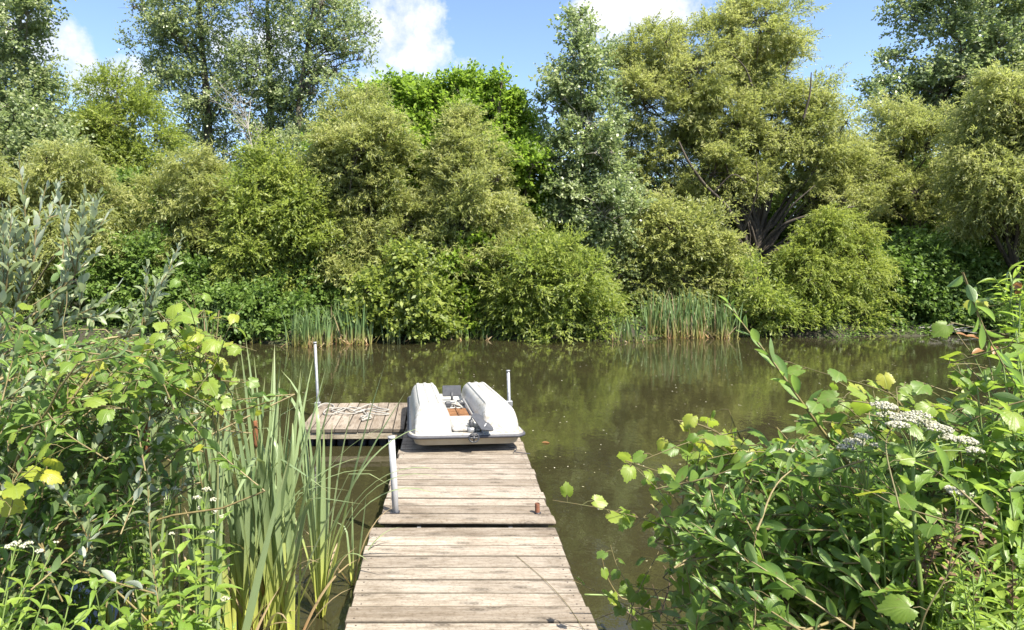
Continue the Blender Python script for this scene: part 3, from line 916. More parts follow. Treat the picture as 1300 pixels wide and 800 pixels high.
tree('cottonwood_tree', 'tall dark cottonwood filling the upper right corner', 'tree', (1255, 28),
     [(1250, 30, 52, 40), (1195, 22, 42, 30), (1290, 70, 50, 45), (1215, 70, 46, 36), (1160, 12, 32, 18), (1250, 110, 50, 40), (1195, 120, 42, 30), (1300, 130, 50, 50), (1265, -20, 70, 40), (1150, 130, 34, 22), (1120, 125, 26, 18), (1135, 90, 20, 18), (1215, 155, 50, 36), (1350, 60, 50, 80), (1165, 160, 44, 30)],
     'cotton', BARK, None, .3, leader=True, trunk=[(1256, 240, 0), (1262, 150, 0), (1258, 60, 0), (1262, -50, 0)], dens=.7)
# bright green broadleaf trees behind the shore willows
tree('maple_tree', 'bright green broadleaf tree with a rounded top, left of its paler-topped neighbour in the centre', 'tree', (500, 21),
     [(470, 118, 12, 20), (505, 108, 14, 20), (545, 104, 13, 20), (530, 122, 16, 20), (515, 140, 44, 36), (480, 145, 36, 30), (540, 125, 38, 26), (450, 175, 40, 40), (505, 190, 50, 45), (545, 185, 48, 45), (425, 195, 34, 34), (470, 240, 55, 50), (530, 255, 55, 50), (410, 245, 40, 45), (440, 300, 55, 50), (510, 320, 55, 50)],
     'maple', BARK, None, .17, shift=20)
tree('maple_tree', 'bright green broadleaf tree with upright leafy shoots, directly left of the narrow young poplar', 'tree', (625, 20.8),
     [(575, 102, 13, 20), (604, 100, 12, 22), (632, 112, 13, 20), (655, 132, 12, 20), (675, 160, 12, 24), (590, 125, 40, 26), (625, 140, 36, 30), (650, 165, 32, 32), (580, 165, 44, 40), (665, 215, 36, 42), (625, 210, 48, 45), (655, 265, 44, 46), (600, 265, 50, 45), (675, 310, 46, 50), (630, 330, 55, 50), (690, 260, 26, 36)],
     'maple', BARK, None, .16, shift=20)
# the dead one
dt = thing('dead_tree', 'bare grey dead tree with fine leafless twigs in front of the tall poplar trio', 'tree', (W(330, 420, 21.5)[0], 21.5, .3))
m = MB(); o_ = np.array(dt.location)
stem = limb(m, o_, W(312, 150, 21.5), .055, .012, .06, 12, 7)
for k in range(34):
    j = int(RNG.integers(5, 12)); a = stem[j]
    b = a + np.array([RNG.normal(0, .42), RNG.normal(0, .35), RNG.uniform(.35, 1.15)])
    pp = limb(m, a, b, .014, .004, .25, 6, 5)
    for q in range(3):
        s = pp[int(RNG.integers(2, 6))]
        limb(m, s, s + np.array([RNG.normal(0, .25), RNG.normal(0, .2), RNG.uniform(.05, .45)]), .006, .003, .2, 4, 4)
m.build('trunk', DEADW, dt).location = -o_

# willows and sallows standing on the shore
tree('willow_tree', 'pale olive willow with hanging foliage behind the silvery shrub on the left', 'tree', (92, 18),
     [(90, 225, 36, 34), (60, 250, 40, 40), (115, 265, 36, 40), (80, 295, 50, 40), (110, 320, 40, 40), (40, 300, 40, 45), (70, 350, 50, 45), (20, 340, 45, 50), (-20, 280, 50, 60)],
     'weep', BARKD, 'willows along the far shore', .13, scale=.9)
tree('willow_tree', 'round-headed pale willow between the left silvery shrub and the sallow thicket', 'tree', (250, 19),
     [(250, 240, 36, 32), (222, 262, 32, 32), (278, 268, 32, 32), (245, 290, 45, 38), (215, 310, 34, 32), (280, 305, 30, 30), (250, 335, 40, 34)],
     'willow', BARKD, 'willows along the far shore', .10)
tree('sallow_tree', 'olive sallow with several stacked rounded clumps left of the tall central willow', 'tree', (345, 18.3),
     [(350, 225, 34, 30), (325, 262, 32, 34), (368, 262, 32, 34), (345, 300, 40, 36), (315, 315, 34, 34), (378, 315, 32, 34), (350, 350, 42, 34), (318, 365, 32, 30), (380, 362, 28, 28), (392, 285, 24, 34)],
     'sallow', BARKD, 'willows along the far shore', .11)
tree('willow_tree', 'tall pale willow with a bare stem showing below, standing left of centre', 'tree', (470, 18.6),
     [(462, 150, 36, 30), (435, 170, 30, 30), (485, 178, 30, 32), (455, 205, 42, 34), (415, 212, 28, 32), (490, 225, 28, 30), (430, 245, 36, 34), (470, 268, 36, 30), (415, 285, 30, 32), (455, 315, 34, 28), (405, 335, 34, 30), (445, 350, 36, 28), (485, 330, 26, 30), (460, 385, 34, 24), (430, 400, 26, 16)],
     'willow', BARK, 'willows along the far shore', .10, fork=.55)
tree('willow_tree', 'pale narrow willow standing right of centre in front of bright green leaves', 'tree', (583, 18.4),
     [(592, 178, 30, 26), (575, 205, 30, 28), (612, 208, 30, 30), (592, 240, 38, 32), (565, 262, 28, 28), (620, 255, 28, 30), (600, 285, 36, 28), (640, 290, 26, 30), (560, 305, 26, 24), (625, 320, 32, 28), (515, 285, 24, 22), (585, 345, 34, 28), (555, 355, 24, 26), (605, 385, 34, 24), (575, 405, 28, 16), (640, 350, 26, 26)],
     'willow', BARKD, 'willows along the far shore', .10, fork=.5)
tree('poplar_tree', 'narrow young poplar with a pointed top and glittering pale leaves, right of centre', 'tree', (742, 19.6),
     [(735, 40, 15, 22), (728, 70, 24, 24), (745, 85, 22, 24), (722, 108, 26, 24), (745, 125, 28, 26), (715, 145, 28, 24), (748, 160, 32, 28), (730, 190, 40, 30), (775, 195, 32, 28), (708, 205, 24, 24), (755, 225, 34, 28), (722, 245, 28, 28), (785, 240, 24, 20), (765, 270, 36, 28), (730, 290, 32, 28), (795, 285, 24, 24), (765, 318, 34, 26)],
     'poplar', BARKP, None, .085, leader=True, top=(733, 30), scale=.85, dens=.72, trunk=[(742, 330, 0), (741, 220, 0), (738, 120, 0), (734, 25, 0)])
tree('willow_tree', 'huge spreading willow with dark arching limbs on the right', 'tree', (952, 22),
     [(965, 35, 46, 34), (925, 55, 40, 34), (1000, 75, 36, 34), (830, 82, 46, 34), (800, 105, 32, 32), (870, 95, 46, 38), (910, 105, 50, 40), (960, 110, 48, 40), (1015, 130, 34, 36), (820, 140, 46, 36), (870, 150, 50, 38),
      (925, 165, 56, 42), (985, 170, 56, 40), (1040, 175, 38, 34), (850, 195, 50, 32), (800, 190, 28, 26), (895, 205, 56, 28, 1.0), (970, 212, 60, 34), (1030, 215, 50, 34), (1075, 225, 40, 32), (835, 240, 40, 30), (1085, 255, 36, 26), (1025, 250, 46, 24), (935, 238, 46, 26, -.6), (905, 222, 40, 22, -.9)],
     'willow', BARKD, 'willows along the far shore', .22, fork=.42, trunk=[(955, 345, 0), (962, 290, .1), (955, 220, .3), (962, 130, .4), (966, 40, .4)], dens=1.05,
     limbs=[([(952, 335, -.3), (944, 300, -.8), (922, 262, -1.3), (895, 235, -1.6), (874, 205, -1.7), (862, 180, -1.5)], .085, .025), ([(943, 296, -.9), (955, 262, -1.3), (962, 235, -1.5), (960, 205, -1.5)], .04, .015),
            ([(958, 325, -.3), (985, 292, -.9), (1015, 277, -1.3), (1050, 270, -1.5), (1085, 262, -1.4)], .065, .02), ([(905, 246, -1.5), (930, 222, -1.8), (948, 232, -1.9)], .03, .012), ([(880, 290, -.9), (855, 262, -1.2), (835, 245, -1.3), (800, 240, -1.2)], .06, .02),
            ([(985, 292, -.9), (1005, 262, -1.4), (1035, 235, -1.6)], .05, .015), ([(1020, 150, -1.4), (1028, 120, -1.5), (1030, 92, -1.5)], .04, .015), ([(955, 110, -1.7), (945, 85, -1.8), (925, 65, -1.8)], .03, .01)])
tree('willow_tree', 'pale feathery willow directly right of the huge spreading willow', 'tree', (1160, 23),
     [(1150, 160, 36, 26), (1118, 180, 32, 28), (1175, 190, 36, 30), (1140, 210, 42, 32), (1195, 225, 34, 30), (1115, 230, 34, 30), (1165, 250, 42, 28), (1205, 265, 30, 24), (1125, 265, 34, 24)],
     'willow', BARKD, 'willows along the far shore', .15, fork=.5)
tree('willow_tree', 'drooping willow at the right border of the view', 'tree', (1285, 18.8),
     [(1285, 120, 34, 32), (1260, 155, 36, 34), (1300, 165, 36, 36), (1245, 195, 34, 32), (1285, 210, 46, 36), (1255, 240, 42, 34), (1300, 260, 46, 38), (1235, 265, 30, 28), (1270, 290, 46, 34), (1340, 200, 46, 70)],
     'weep', BARKD, 'willows along the far shore', .14, fork=.45)
tree('willow_bush', 'light green drooping willow bush below the huge willow, its skirt almost touching the water', 'bush', (1062, 19),
     [(1065, 300, 34, 24), (1090, 320, 30, 28), (1035, 322, 32, 28), (1065, 340, 44, 32), (1020, 350, 30, 28), (1095, 355, 28, 26), (1050, 372, 40, 26)],
     'weep', BARKD, None, .07, matkey='yellow', scale=.8)
tree('willow_bush', 'grey-olive bush under the left limbs of the huge willow', 'bush', (850, 20),
     [(850, 285, 44, 28), (815, 305, 36, 32), (885, 302, 40, 30), (850, 325, 50, 32), (905, 335, 36, 30), (810, 345, 40, 30), (865, 358, 44, 28)],
     'sallow', BARKD, None, .07, matkey='willow', dens=.9)
tree('sallow_bush', 'yellowish sallow bush leaning over the water below the narrow young poplar', 'bush', (710, 17.7),
     [(705, 335, 32, 24), (675, 350, 34, 28), (730, 355, 34, 26), (700, 375, 44, 28), (745, 385, 34, 24), (660, 385, 34, 26), (720, 405, 46, 22), (755, 408, 30, 20), (680, 408, 40, 20), (640, 370, 26, 28)],
     'yellow', BARKD, None, .06, matkey='sallow', dens=.85)
tree('shore_bush', 'fresh green leafy bush at the waterline between the cattails and the centre', 'bush', (505, 17.0),
     [(505, 375, 30, 20), (475, 388, 26, 20), (535, 378, 30, 24), (500, 402, 40, 20), (540, 405, 30, 20), (520, 345, 28, 20), (475, 410, 22, 16)],
     'maple', BARKD, None, .05, matkey='sallow', scale=.85)
tree('shore_bush', 'green leafy bush with a shaded foot behind the centre of the far shore', 'bush', (595, 18.6),
     [(590, 345, 36, 26), (560, 365, 34, 28), (620, 368, 34, 28), (590, 395, 44, 22), (630, 400, 34, 20)],
     'maple', BARKD, None, .05, matkey='maple', dens=.9, scale=.85)
tree('shore_bush', 'dark green rounded bush at the right end of the far shore', 'bush', (1165, 19.6),
     [(1160, 335, 40, 24), (1125, 355, 34, 26), (1195, 350, 38, 26), (1150, 378, 44, 26), (1200, 382, 40, 26), (1235, 365, 34, 28), (1110, 390, 30, 22), (1250, 395, 36, 22), (1175, 402, 44, 16)],
     'dark', BARKD, None, .06, dens=1.1)
tree('shore_bush', 'low olive bush with arching twigs just left of the dark rounded bush', 'bush', (1045, 18.6),
     [(1045, 395, 38, 18), (1010, 390, 28, 22), (1080, 400, 30, 16), (975, 395, 28, 24), (955, 370, 26, 26)],
     'sallow', BARKD, None, .05, dens=.70)
tree('shore_bush', 'dark leafy bush behind the left cattail tufts of the far shore', 'bush', (420, 18.6),
     [(425, 355, 36, 26), (395, 365, 30, 24), (450, 360, 30, 26), (425, 385, 40, 22)],
     'dark', BARKD, None, .05)
tree('shore_bush', 'mixed green bush below the round-headed willow on the left', 'bush', (225, 18.2),
     [(185, 345, 40, 32), (225, 365, 38, 26), (165, 380, 40, 30), (265, 375, 34, 26), (215, 395, 44, 24), (285, 400, 28, 20), (130, 370, 40, 40)],
     'dark', BARKD, None, .06, dens=.9)
tree('shore_bush', 'deep green leafy tree-like bush in the gap left of the round-headed willow', 'bush', (175, 20.5),
     [(170, 265, 34, 34), (185, 300, 34, 34), (150, 305, 34, 34), (180, 335, 40, 30)],
     'dark', BARKD, None, .07, dens=1.0)
tree('shore_bush', 'dark low bush at the waterline left of the two dense cattail clumps', 'bush', (325, 16.9),
     [(335, 392, 30, 22), (300, 396, 30, 22), (362, 402, 26, 18), (265, 400, 30, 22), (230, 402, 30, 24), (315, 412, 36, 14)],
     'dark', BARKD, None, .05, scale=.85)
# shaded understory deep behind
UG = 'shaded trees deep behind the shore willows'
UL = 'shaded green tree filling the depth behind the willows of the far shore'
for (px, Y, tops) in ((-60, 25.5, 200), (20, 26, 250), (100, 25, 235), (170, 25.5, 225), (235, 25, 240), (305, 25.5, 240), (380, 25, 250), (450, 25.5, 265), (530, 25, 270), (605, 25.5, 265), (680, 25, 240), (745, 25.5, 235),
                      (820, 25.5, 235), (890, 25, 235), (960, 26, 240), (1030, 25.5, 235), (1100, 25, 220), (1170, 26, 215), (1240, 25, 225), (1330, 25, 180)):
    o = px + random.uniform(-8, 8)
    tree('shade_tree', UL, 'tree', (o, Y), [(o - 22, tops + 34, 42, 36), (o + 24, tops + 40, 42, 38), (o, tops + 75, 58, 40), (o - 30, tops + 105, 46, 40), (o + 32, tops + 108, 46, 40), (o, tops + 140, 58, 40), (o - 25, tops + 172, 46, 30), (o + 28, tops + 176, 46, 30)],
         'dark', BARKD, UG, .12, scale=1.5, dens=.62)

# the wood goes on along the bank past both borders of the view
for (px, Y, tops) in ((-150, 21, 170), (-260, 22, 150), (-380, 21, 180), (1430, 21.5, 150), (1540, 22, 170)):
    tree('shade_tree', 'leafy green tree continuing the wood along the far bank past the border of the view', 'tree', (px, Y), [(px - 30, tops + 30, 55, 46), (px + 35, tops + 45, 55, 46), (px, tops + 100, 75, 50), (px - 40, tops + 150, 60, 50), (px + 40, tops + 155, 60, 50), (px, tops + 200, 75, 44)],
         'sallow', BARKD, 'trees past the border of the view', .14, scale=1.4, dens=.55)

# low growth along the far bank: nobody could count it
def strip_leaves(n, x0, x1, depth0, depth1, zmax, L, Wd):
    X = RNG.uniform(x0, x1, n)
    Yv = far_shore(X) + depth0 + (depth1 - depth0) * RNG.uniform(0, 1, n) ** 1.3
    h = zmax * (.45 + .55 * np.sin(X * 1.7) * np.sin(X * .63 + 1) ) * np.clip(.35 + (Yv - far_shore(X)) / 1.2, .15, 1.3)
    Z = ground_z(X, Yv) + np.abs(h) * RNG.uniform(.02, 1, n)
    C = np.stack([X, Yv, Z], 1)
    D = nrm(RNG.normal(0, 1, (n, 3)) * np.array([1, 1, .6]) + np.array([0, -.4, .1]))
    N = RNG.normal(0, .6, (n, 3)) + np.array([.1, -.3, .8])
    N = nrm(N - D * (N * D).sum(-1, keepdims=True)); Sd = np.cross(D, N)
    l = L * RNG.uniform(.6, 1.3, n)[:, None]; w = Wd * RNG.uniform(.6, 1.3, n)[:, None]
    v = np.stack([C, C + D * l * .5 + Sd * w / 2, C + D * l, C + D * l * .5 - Sd * w / 2], 1).reshape(-1, 3)
    return v, np.clip(RNG.normal(.45, .25, n), 0, 1)
v, q = strip_leaves(26000, -17, 24, .05, 3.2, .6, .10, .045)
tag(np_mesh('undergrowth', v, np.arange(len(v)).reshape(-1, 4), LM['dark'], rnd=q), kind='stuff')

# driftwood at the right end of the far shore
dw = W(1200, 420, 18.4)
m = MB()
for k in range(16):
    a = np.array([RNG.uniform(-.9, .2), RNG.uniform(-.2, .3), RNG.uniform(.0, .12)])
    b = a + np.array([RNG.uniform(.5, 1.2), RNG.uniform(-.35, .25), RNG.uniform(-.05, .30)])
    limb(m, a, b, RNG.uniform(.012, .035), .006, .2, 7, 6)
o = m.build('driftwood', DEADW, None, (dw[0], far_shore(dw[0]) - .1, .02))
tag(o, 'bleached tangle of dead branches lying at the waterline under the dark rounded bush', 'driftwood')
# ------------------------------------------------------------------ cattails
def cattail_mat(name, a, b, base, tip):
    m, nt, out = mat(name)
    at = nt.nodes.new('ShaderNodeAttribute'); at.attribute_name = 'rnd'
    uv = nt.nodes.new('ShaderNodeUVMap'); uv.uv_map = 'UVMap'
    sep = nt.nodes.new('ShaderNodeSeparateXYZ'); lk(nt, uv.outputs[0], sep.inputs[0])
    c = ramp(nt, at.outputs['Fac'], [(0, a), (1, b)])
    c = mixc(nt, ramp(nt, sep.outputs[1], [(.06, (1, 1, 1)), (.48, (0, 0, 0))]), c, base)
    c = mixc(nt, ramp(nt, sep.outputs[1], [(.88, (0, 0, 0)), (1, (.6, .6, .6))]), c, tip)
    st = mth(nt, 'SINE', mth(nt, 'MULTIPLY', sep.outputs[0], 55.0))
    c = mixc(nt, mth(nt, 'MULTIPLY_ADD', st, .10, .10), c, mixc(nt, 1.0, c, (.6, .66, .6), 'MULTIPLY'))
    p = nd(nt, 'BsdfPrincipled', Roughness=.42)
    p.inputs['Specular IOR Level'].default_value = .45
    lk(nt, c, p.inputs['Base Color'])
    t = nt.nodes.new('ShaderNodeBsdfTranslucent'); lk(nt, mixc(nt, .5, c, (.30, .38, .06)), t.inputs['Color'])
    mx = nd(nt, 'MixShader', Fac=.32); lk(nt, p.outputs[0], mx.inputs[1]); lk(nt, t.outputs[0], mx.inputs[2])
    lk(nt, mx.outputs[0], out.inputs[0])
    return m
M_CAT = cattail_mat('cattail blade', (.155, .215, .105), (.255, .325, .155), (.52, .54, .11), (.28, .26, .11))
M_CATF = cattail_mat('far cattail blade', (.100, .175, .062), (.190, .265, .110), (.30, .27, .085), (.22, .22, .10))
M_DRY = cattail_mat('dry reed', (.30, .22, .12), (.42, .33, .20), (.36, .20, .10), (.35, .28, .18))
M_SPIKE = plain_mat('brown cattail spike', (.165, .066, .024), (.105, .042, .017), .95, 0, 60, bump=.5)

def blade(mb, base, az, lean, L, Wd, bend, n=10, kink=None, rnd=.5, mt=0, fold=.25, tw=None):
    P = np.array(base, float)
    vs, fs, uv = [], [], []
    h = np.array([math.cos(az), math.sin(az), 0.])
    tw = RNG.uniform(-.5, .5) if tw is None else tw
    ax = RNG.uniform(0, math.pi)
    for i in range(n + 1):
        s = i / n
        th = lean + bend * s * s
        if kink and s > kink[0]:
            th += kink[1] * min(1, (s - kink[0]) / .12)
        d = h * math.sin(th) + np.array([0, 0, math.cos(th)])
        a = ax + tw * s
        sdir = np.array([math.cos(a), math.sin(a), 0.])
        if abs(bend) > .6 or kink:      # wide side carried across the arch
            sdir = np.array([-h[1], h[0], 0]) * .85 + sdir * .3
        sdir = sdir - d * d.dot(sdir); sdir /= np.linalg.norm(sdir)
        nn = np.cross(sdir, d)
        w = Wd * (.75 + .35 * min(s * 4, 1)) * min(1, ((1 - s) / .42) ** .75 + .02)
        vs += [P - sdir * w / 2 + nn * w * fold * .5, P, P + sdir * w / 2 + nn * w * fold * .5]
        uv += [(0, s), (.5, s), (1, s)]
        P = P + d * L / n
    for i in range(n):
        for j in (0, 1):
            fs.append((i * 3 + j, i * 3 + j + 1, i * 3 + j + 4, i * 3 + j + 3))
    mb.add(vs, fs, mt, rnd, True, uv)

CG = 'cattails in the near stand'
def cattail(px, py, label, nb, hmin, hmax, spike=None, arcs=(), wd=.025, group=CG, lean=.14):
    b = G(px, py, -.02)
    t = thing('cattail', label, 'cattail', tuple(b), 0, group)
    mb = MB()
    for k in range(nb):
        az = RNG.uniform(0, 2 * math.pi)
        ln = abs(RNG.normal(0, lean)) + .01
        off = np.array([math.cos(az), math.sin(az), 0]) * RNG.uniform(.005, .035)
        kk = (RNG.uniform(.55, .8), RNG.uniform(.8, 1.7)) if RNG.random() < .20 else None
        blade(mb, off, az, ln, RNG.uniform(hmin, hmax), wd * RNG.uniform(.75, 1.2), RNG.uniform(.0, .34), 12, kk, RNG.uniform(0, 1))
    for (az, ln, L, bd) in arcs:
        blade(mb, (0, 0, 0), R(az), ln, L, wd * .9, bd, 16, None, RNG.uniform(.3, 1))
    for k in range(4):
        az = RNG.uniform(0, 2 * math.pi)
        blade(mb, (0, 0, 0), az, RNG.uniform(.15, .6), RNG.uniform(.25, .9), wd * .7, RNG.uniform(.6, 1.6), 8, None, RNG.uniform(0, 1), 1)
    mb.build('leaves', [M_CAT, M_DRY], t)
    if spike:
        sx, s0, s1 = spike
        Y = b[1] - .16
        a, c = W(sx, s1, Y) - b, W(sx - 1, s0, Y) - b
        q = MB(); q.tube(catmull([(0, 0, 0), tuple(a * .5 + np.array([.01, 0, .03])), tuple(a), tuple(c), tuple(c + (c - a) * .35)], 4), .0045, 7, 0)
        q.build('stem', M_CAT, t)
        q = MB(); n = 9
        q.tube(np.linspace(a, c, n), .0125 * np.sin(np.linspace(.45, math.pi - .5, n)) ** .35, 10)
        q.build('flower_spike', M_SPIKE, t)
    return t
same = 'tall green cattail without a spike, crowded in the stand left of the near dock section'
cattail(407, 786, 'cattail with bright yellow-green base and arching blades, closest to the near dock section', 10, 1.05, 1.60, None,
        ((-5, .12, 1.25, 1.9), (8, .15, 1.15, 2.3), (-25, .2, 1.3, 1.7), (20, .10, 1.35, 1.6), (170, .18, 1.2, 1.4), (-50, .3, .75, 1.6)))
cattail(372, 832, same, 8, 1.1, 1.6)
cattail(333, 812, same, 7, 1.05, 1.6)
cattail(350, 822, same, 8, 1.15, 1.65, None, ((0, .1, 1.4, 1.3),))
cattail(318, 815, 'cattail whose rusty brown spike stands clear of the leaves over open water', 7, 1.1, 1.6, (325, 534, 568), ((200, .15, 1.2, 1.5),))
cattail(330, 842, same, 8, 1.2, 1.7)
cattail(300, 848, same, 7, 1.15, 1.65, None, ((10, .12, 1.3, 1.5),))
cattail(266, 985, 'cattail with a slanting orange-brown spike beside the yellow-green vine leaves', 4, 1.0, 1.35, (277, 474, 506))
cattail(285, 822, same, 6, 1.05, 1.5)
cattail(262, 852, same, 7, 1.1, 1.55)
cattail(240, 830, same, 7, 1.0, 1.5)
cattail(215, 800, same, 6, 1.0, 1.45)
cattail(192, 1010, 'cattail with an orange-brown spike among the leaves of the left shrub', 4, .85, 1.2, (187, 536, 574))
cattail(190, 812, same, 7, 1.0, 1.4)
cattail(165, 798, same, 7, 1.0, 1.45)
cattail(140, 820, same, 7, 1.0, 1.4)
cattail(345, 800, same, 8, 1.15, 1.62)
cattail(310, 832, same, 8, 1.15, 1.62, None, ((-15, .15, 1.35, 1.6),))
cattail(448, 748, 'low young cattail shoot at the left edge of the near dock section', 4, .35, .62, None, ((20, .3, .5, 1.5),), .014)

def far_clump(px, w, h, n, label, dry=.14, splay=.16, dy=0.0):
    X = (px - PX0) / F * 17.0
    Y = float(far_shore(X)) - .12 + dy
    X = (px - PX0) / F * Y
    t = thing('cattail_clump', label, 'cattails', (X, Y, 0), 0, 'cattail clumps along the far shore')
    ww = w / F * Y; hh = h / F * Y
    mb = MB()
    for k in range(n):
        ox = RNG.normal(0, .30) * ww
        ox = max(-ww * .55, min(ww * .55, ox))
        az = RNG.uniform(0, 2 * math.pi)
        dryk = RNG.random() < dry
        L = hh * RNG.uniform(.55, 1.08) * (.5 if dryk and RNG.random() < .6 else 1)
        kk = (RNG.uniform(.5, .8), RNG.uniform(.6, 1.6)) if RNG.random() < .26 else None
        blade(mb, (ox, RNG.uniform(-.25, .35), -.05), az, abs(RNG.normal(0, splay)), L, .030 * RNG.uniform(.7, 1.2), RNG.uniform(0, .35), 6, kk, RNG.uniform(0, 1), 1 if dryk else 0)
    for k in range(n // 5):
        az = RNG.uniform(0, 2 * math.pi)
        blade(mb, (RNG.normal(0, .3) * ww, RNG.uniform(-.3, .2), -.02), az, RNG.uniform(.5, 1.2), hh * RNG.uniform(.2, .4), .025, RNG.uniform(.2, 1.0), 5, None, RNG.uniform(0, 1), 1)
    mb.build('leaves', [M_CATF, M_DRY], t)
far_clump(392, 44, 55, 150, 'left one of two dense cattail clumps standing side by side at the far shore')
far_clump(447, 44, 62, 170, 'right one of two dense far cattail clumps, with blades fanning out to the right', .1, .16)
far_clump(870, 88, 66, 330, 'widest cattail clump of the far shore, dry brown at its foot, under the huge willow', .24)
far_clump(922, 24, 52, 60, 'slim cattail clump directly right of the widest far cattail clump')
far_clump(800, 34, 40, 40, 'sparse low cattail clump left of the widest far cattail clump', .1, .14)
far_clump(322, 18, 42, 26, 'thin cattail clump in the shade left of the two dense far clumps')
far_clump(500, 22, 40, 30, 'small cattail clump at the foot of the fresh green shore bush')
far_clump(268, 34, 58, 60, 'grey-green cattail clump showing behind the vine on the left shrub')
far_clump(582, 36, 26, 30, 'short sparse cattail clump in the dark gap at the middle of the far shore')
far_clump(612, 14, 30, 14, 'tiny cattail clump just right of the middle of the far shore')

# ------------------------------------------------------------------ near plants: leaf shapes
def tpl_lance(n=6, wmax=.5, fold=.18, bend=.25, pos=.45, serr=0.0, wave=0.0):
    vs = [(0, 0, 0)]; uv = [(.5, 0)]; fs = []
    rows = []
    for i in range(1, n):
        t = i / n
        w = wmax * (math.sin(math.pi * t ** (math.log(.5) / math.log(pos)))) ** .85
        if serr and i % 2: w *= 1 - serr
        z = -bend * t * t
        wv = wave * math.sin(i * 2.1)
        rows.append(len(vs))
        vs += [(-w, t, z + fold * w + wv * w), (0, t, z), (w, t, z + fold * w - wv * w)]
        uv += [(.5 - w / (2 * wmax), t), (.5, t), (.5 + w / (2 * wmax), t)]
    vs.append((0, 1, -bend)); uv.append((.5, 1))
    a = rows[0]
    fs += [(0, a + 1, a), (0, a + 2, a + 1)]
    for r0, r1 in zip(rows, rows[1:]):
        for j in (0, 1):
            fs += [(r0 + j, r0 + j + 1, r1 + j + 1), (r0 + j, r1 + j + 1, r1 + j)]
    a = rows[-1]; e = len(vs) - 1
    fs += [(a, a + 1, e), (a + 1, a + 2, e)]
    return np.array(vs), np.array(fs), np.array(uv)

def tpl_grape(cup=.12, droop=.2, seed=1):
    """heart-shaped, three blunt lobes, coarse teeth"""
    rs = random.Random(seed)
    vs = [(0, .12, 0)]; uv = [(.5, .12)]
    n = 34
    for i in range(n):
        a = math.radians(-78 + 336 * (i + .5) / n - 90 + 12) + math.pi    # starts and ends at the petiole notch
        a = math.radians(-90 + 18 + 324 * i / (n - 1))
        c = math.degrees(a) - 90
        r = .50 + .20 * math.exp(-(c / 24) ** 2) + .10 * math.exp(-((abs(c) - 62) / 20) ** 2) + .02 * math.exp(-((abs(c) - 125) / 22) ** 2)
        r *= 1.05 if i % 2 else .93
        r *= rs.uniform(.97, 1.03)
        x, y = r * math.cos(a), .34 + r * math.sin(a)
        q = math.hypot(x, y - .12)
        z = -cup * q * q * 1.6 - droop * max(y, 0) ** 2 * .6 + .05 * math.sin(3 * a + seed)
        vs.append((x, y, z)); uv.append((.5 + x * .8, y))
    # mid ring for bending
    m0 = len(vs)
    for i in range(n):
        x, y, z = vs[1 + i]
        x2, y2 = x * .5, .12 + (y - .12) * .5
        vs.append((x2, y2, z * .22 + .03)); uv.append((.5 + x2 * .8, y2))
    fs = []
    for i in range(n - 1):
        fs.append((0, m0 + i, m0 + i + 1))
        fs += [(m0 + i, 1 + i, 2 + i), (m0 + i, 2 + i, m0 + i + 1)]
    return np.array(vs), np.array(fs), np.array(uv)

TPL = {
 'willow': [tpl_lance(6, .5, .22, .10, .55), tpl_lance(6, .5, .30, .28, .55), tpl_lance(6, .5, .12, -.12, .55)],
 'lance': [tpl_lance(9, .5, .20, .35, .36, .10), tpl_lance(9, .5, .28, .65, .36, .10), tpl_lance(9, .5, .15, .15, .36, .10, .1)],
 'narrow': [tpl_lance(7, .5, .25, .35, .42), tpl_lance(7, .5, .2, .8, .42)],
 'oval': [tpl_lance(6, .5, .15, .15, .5), tpl_lance(6, .5, .25, .35, .5)],
 'grape': [tpl_grape(.10, .15, 1), tpl_grape(.28, .35, 2), tpl_grape(-.10, .45, 3)],
}

class Leaves:
    def __init__(self):
        self.d = {}
    def put(self, kind, P, D, N, L, Wd, rnd, mt=0):
        self.d.setdefault(kind, []).append((*P, *D, *N, L, Wd, rnd, mt))
    def build(self, name, mats, parent, org):
        V, Fc, U, RN, MI = [], [], [], [], []
        off = 0
        for kind, rows in self.d.items():
            A = np.array(rows)
            pick = RNG.integers(0, len(TPL[kind]), len(A))
            for ti, (tv, tf, tu) in enumerate(TPL[kind]):
                B = A[pick == ti]
                if not len(B): continue
                P, D, N = B[:, 0:3] - org, nrm(B[:, 3:6]), B[:, 6:9]
                N = nrm(N - D * (N * D).sum(1, keepdims=True)); Sd = np.cross(D, N)
                L, w = B[:, 9], B[:, 10]
                v = P[:, None, :] + Sd[:, None, :] * (tv[None, :, 0] * w[:, None])[..., None] + D[:, None, :] * (tv[None, :, 1] * L[:, None])[..., None] \
                    + N[:, None, :] * (tv[None, :, 2] * np.where(kind == 'grape', L, L)[:, None])[..., None]
                n = len(B)
                V.append(v.reshape(-1, 3)); U.append(np.tile(tu, (n, 1)))
                Fc.append((tf[None] + (np.arange(n) * len(tv))[:, None, None] + off).reshape(-1, 3))
                RN.append(np.repeat(B[:, 11], len(tf))); MI.append(np.repeat(B[:, 12], len(tf)))
                off += n * len(tv)
        return np_mesh(name, np.concatenate(V), np.concatenate(Fc), mats, parent, np.concatenate(RN), np.concatenate(U), True, np.concatenate(MI))

def frame_at(T):
    ref = np.array([0, 0, 1.]) if abs(T[2]) < .9 else np.array([1., 0, 0])
    a = np.cross(T, ref); a /= np.linalg.norm(a)
    return a, np.cross(a, T)

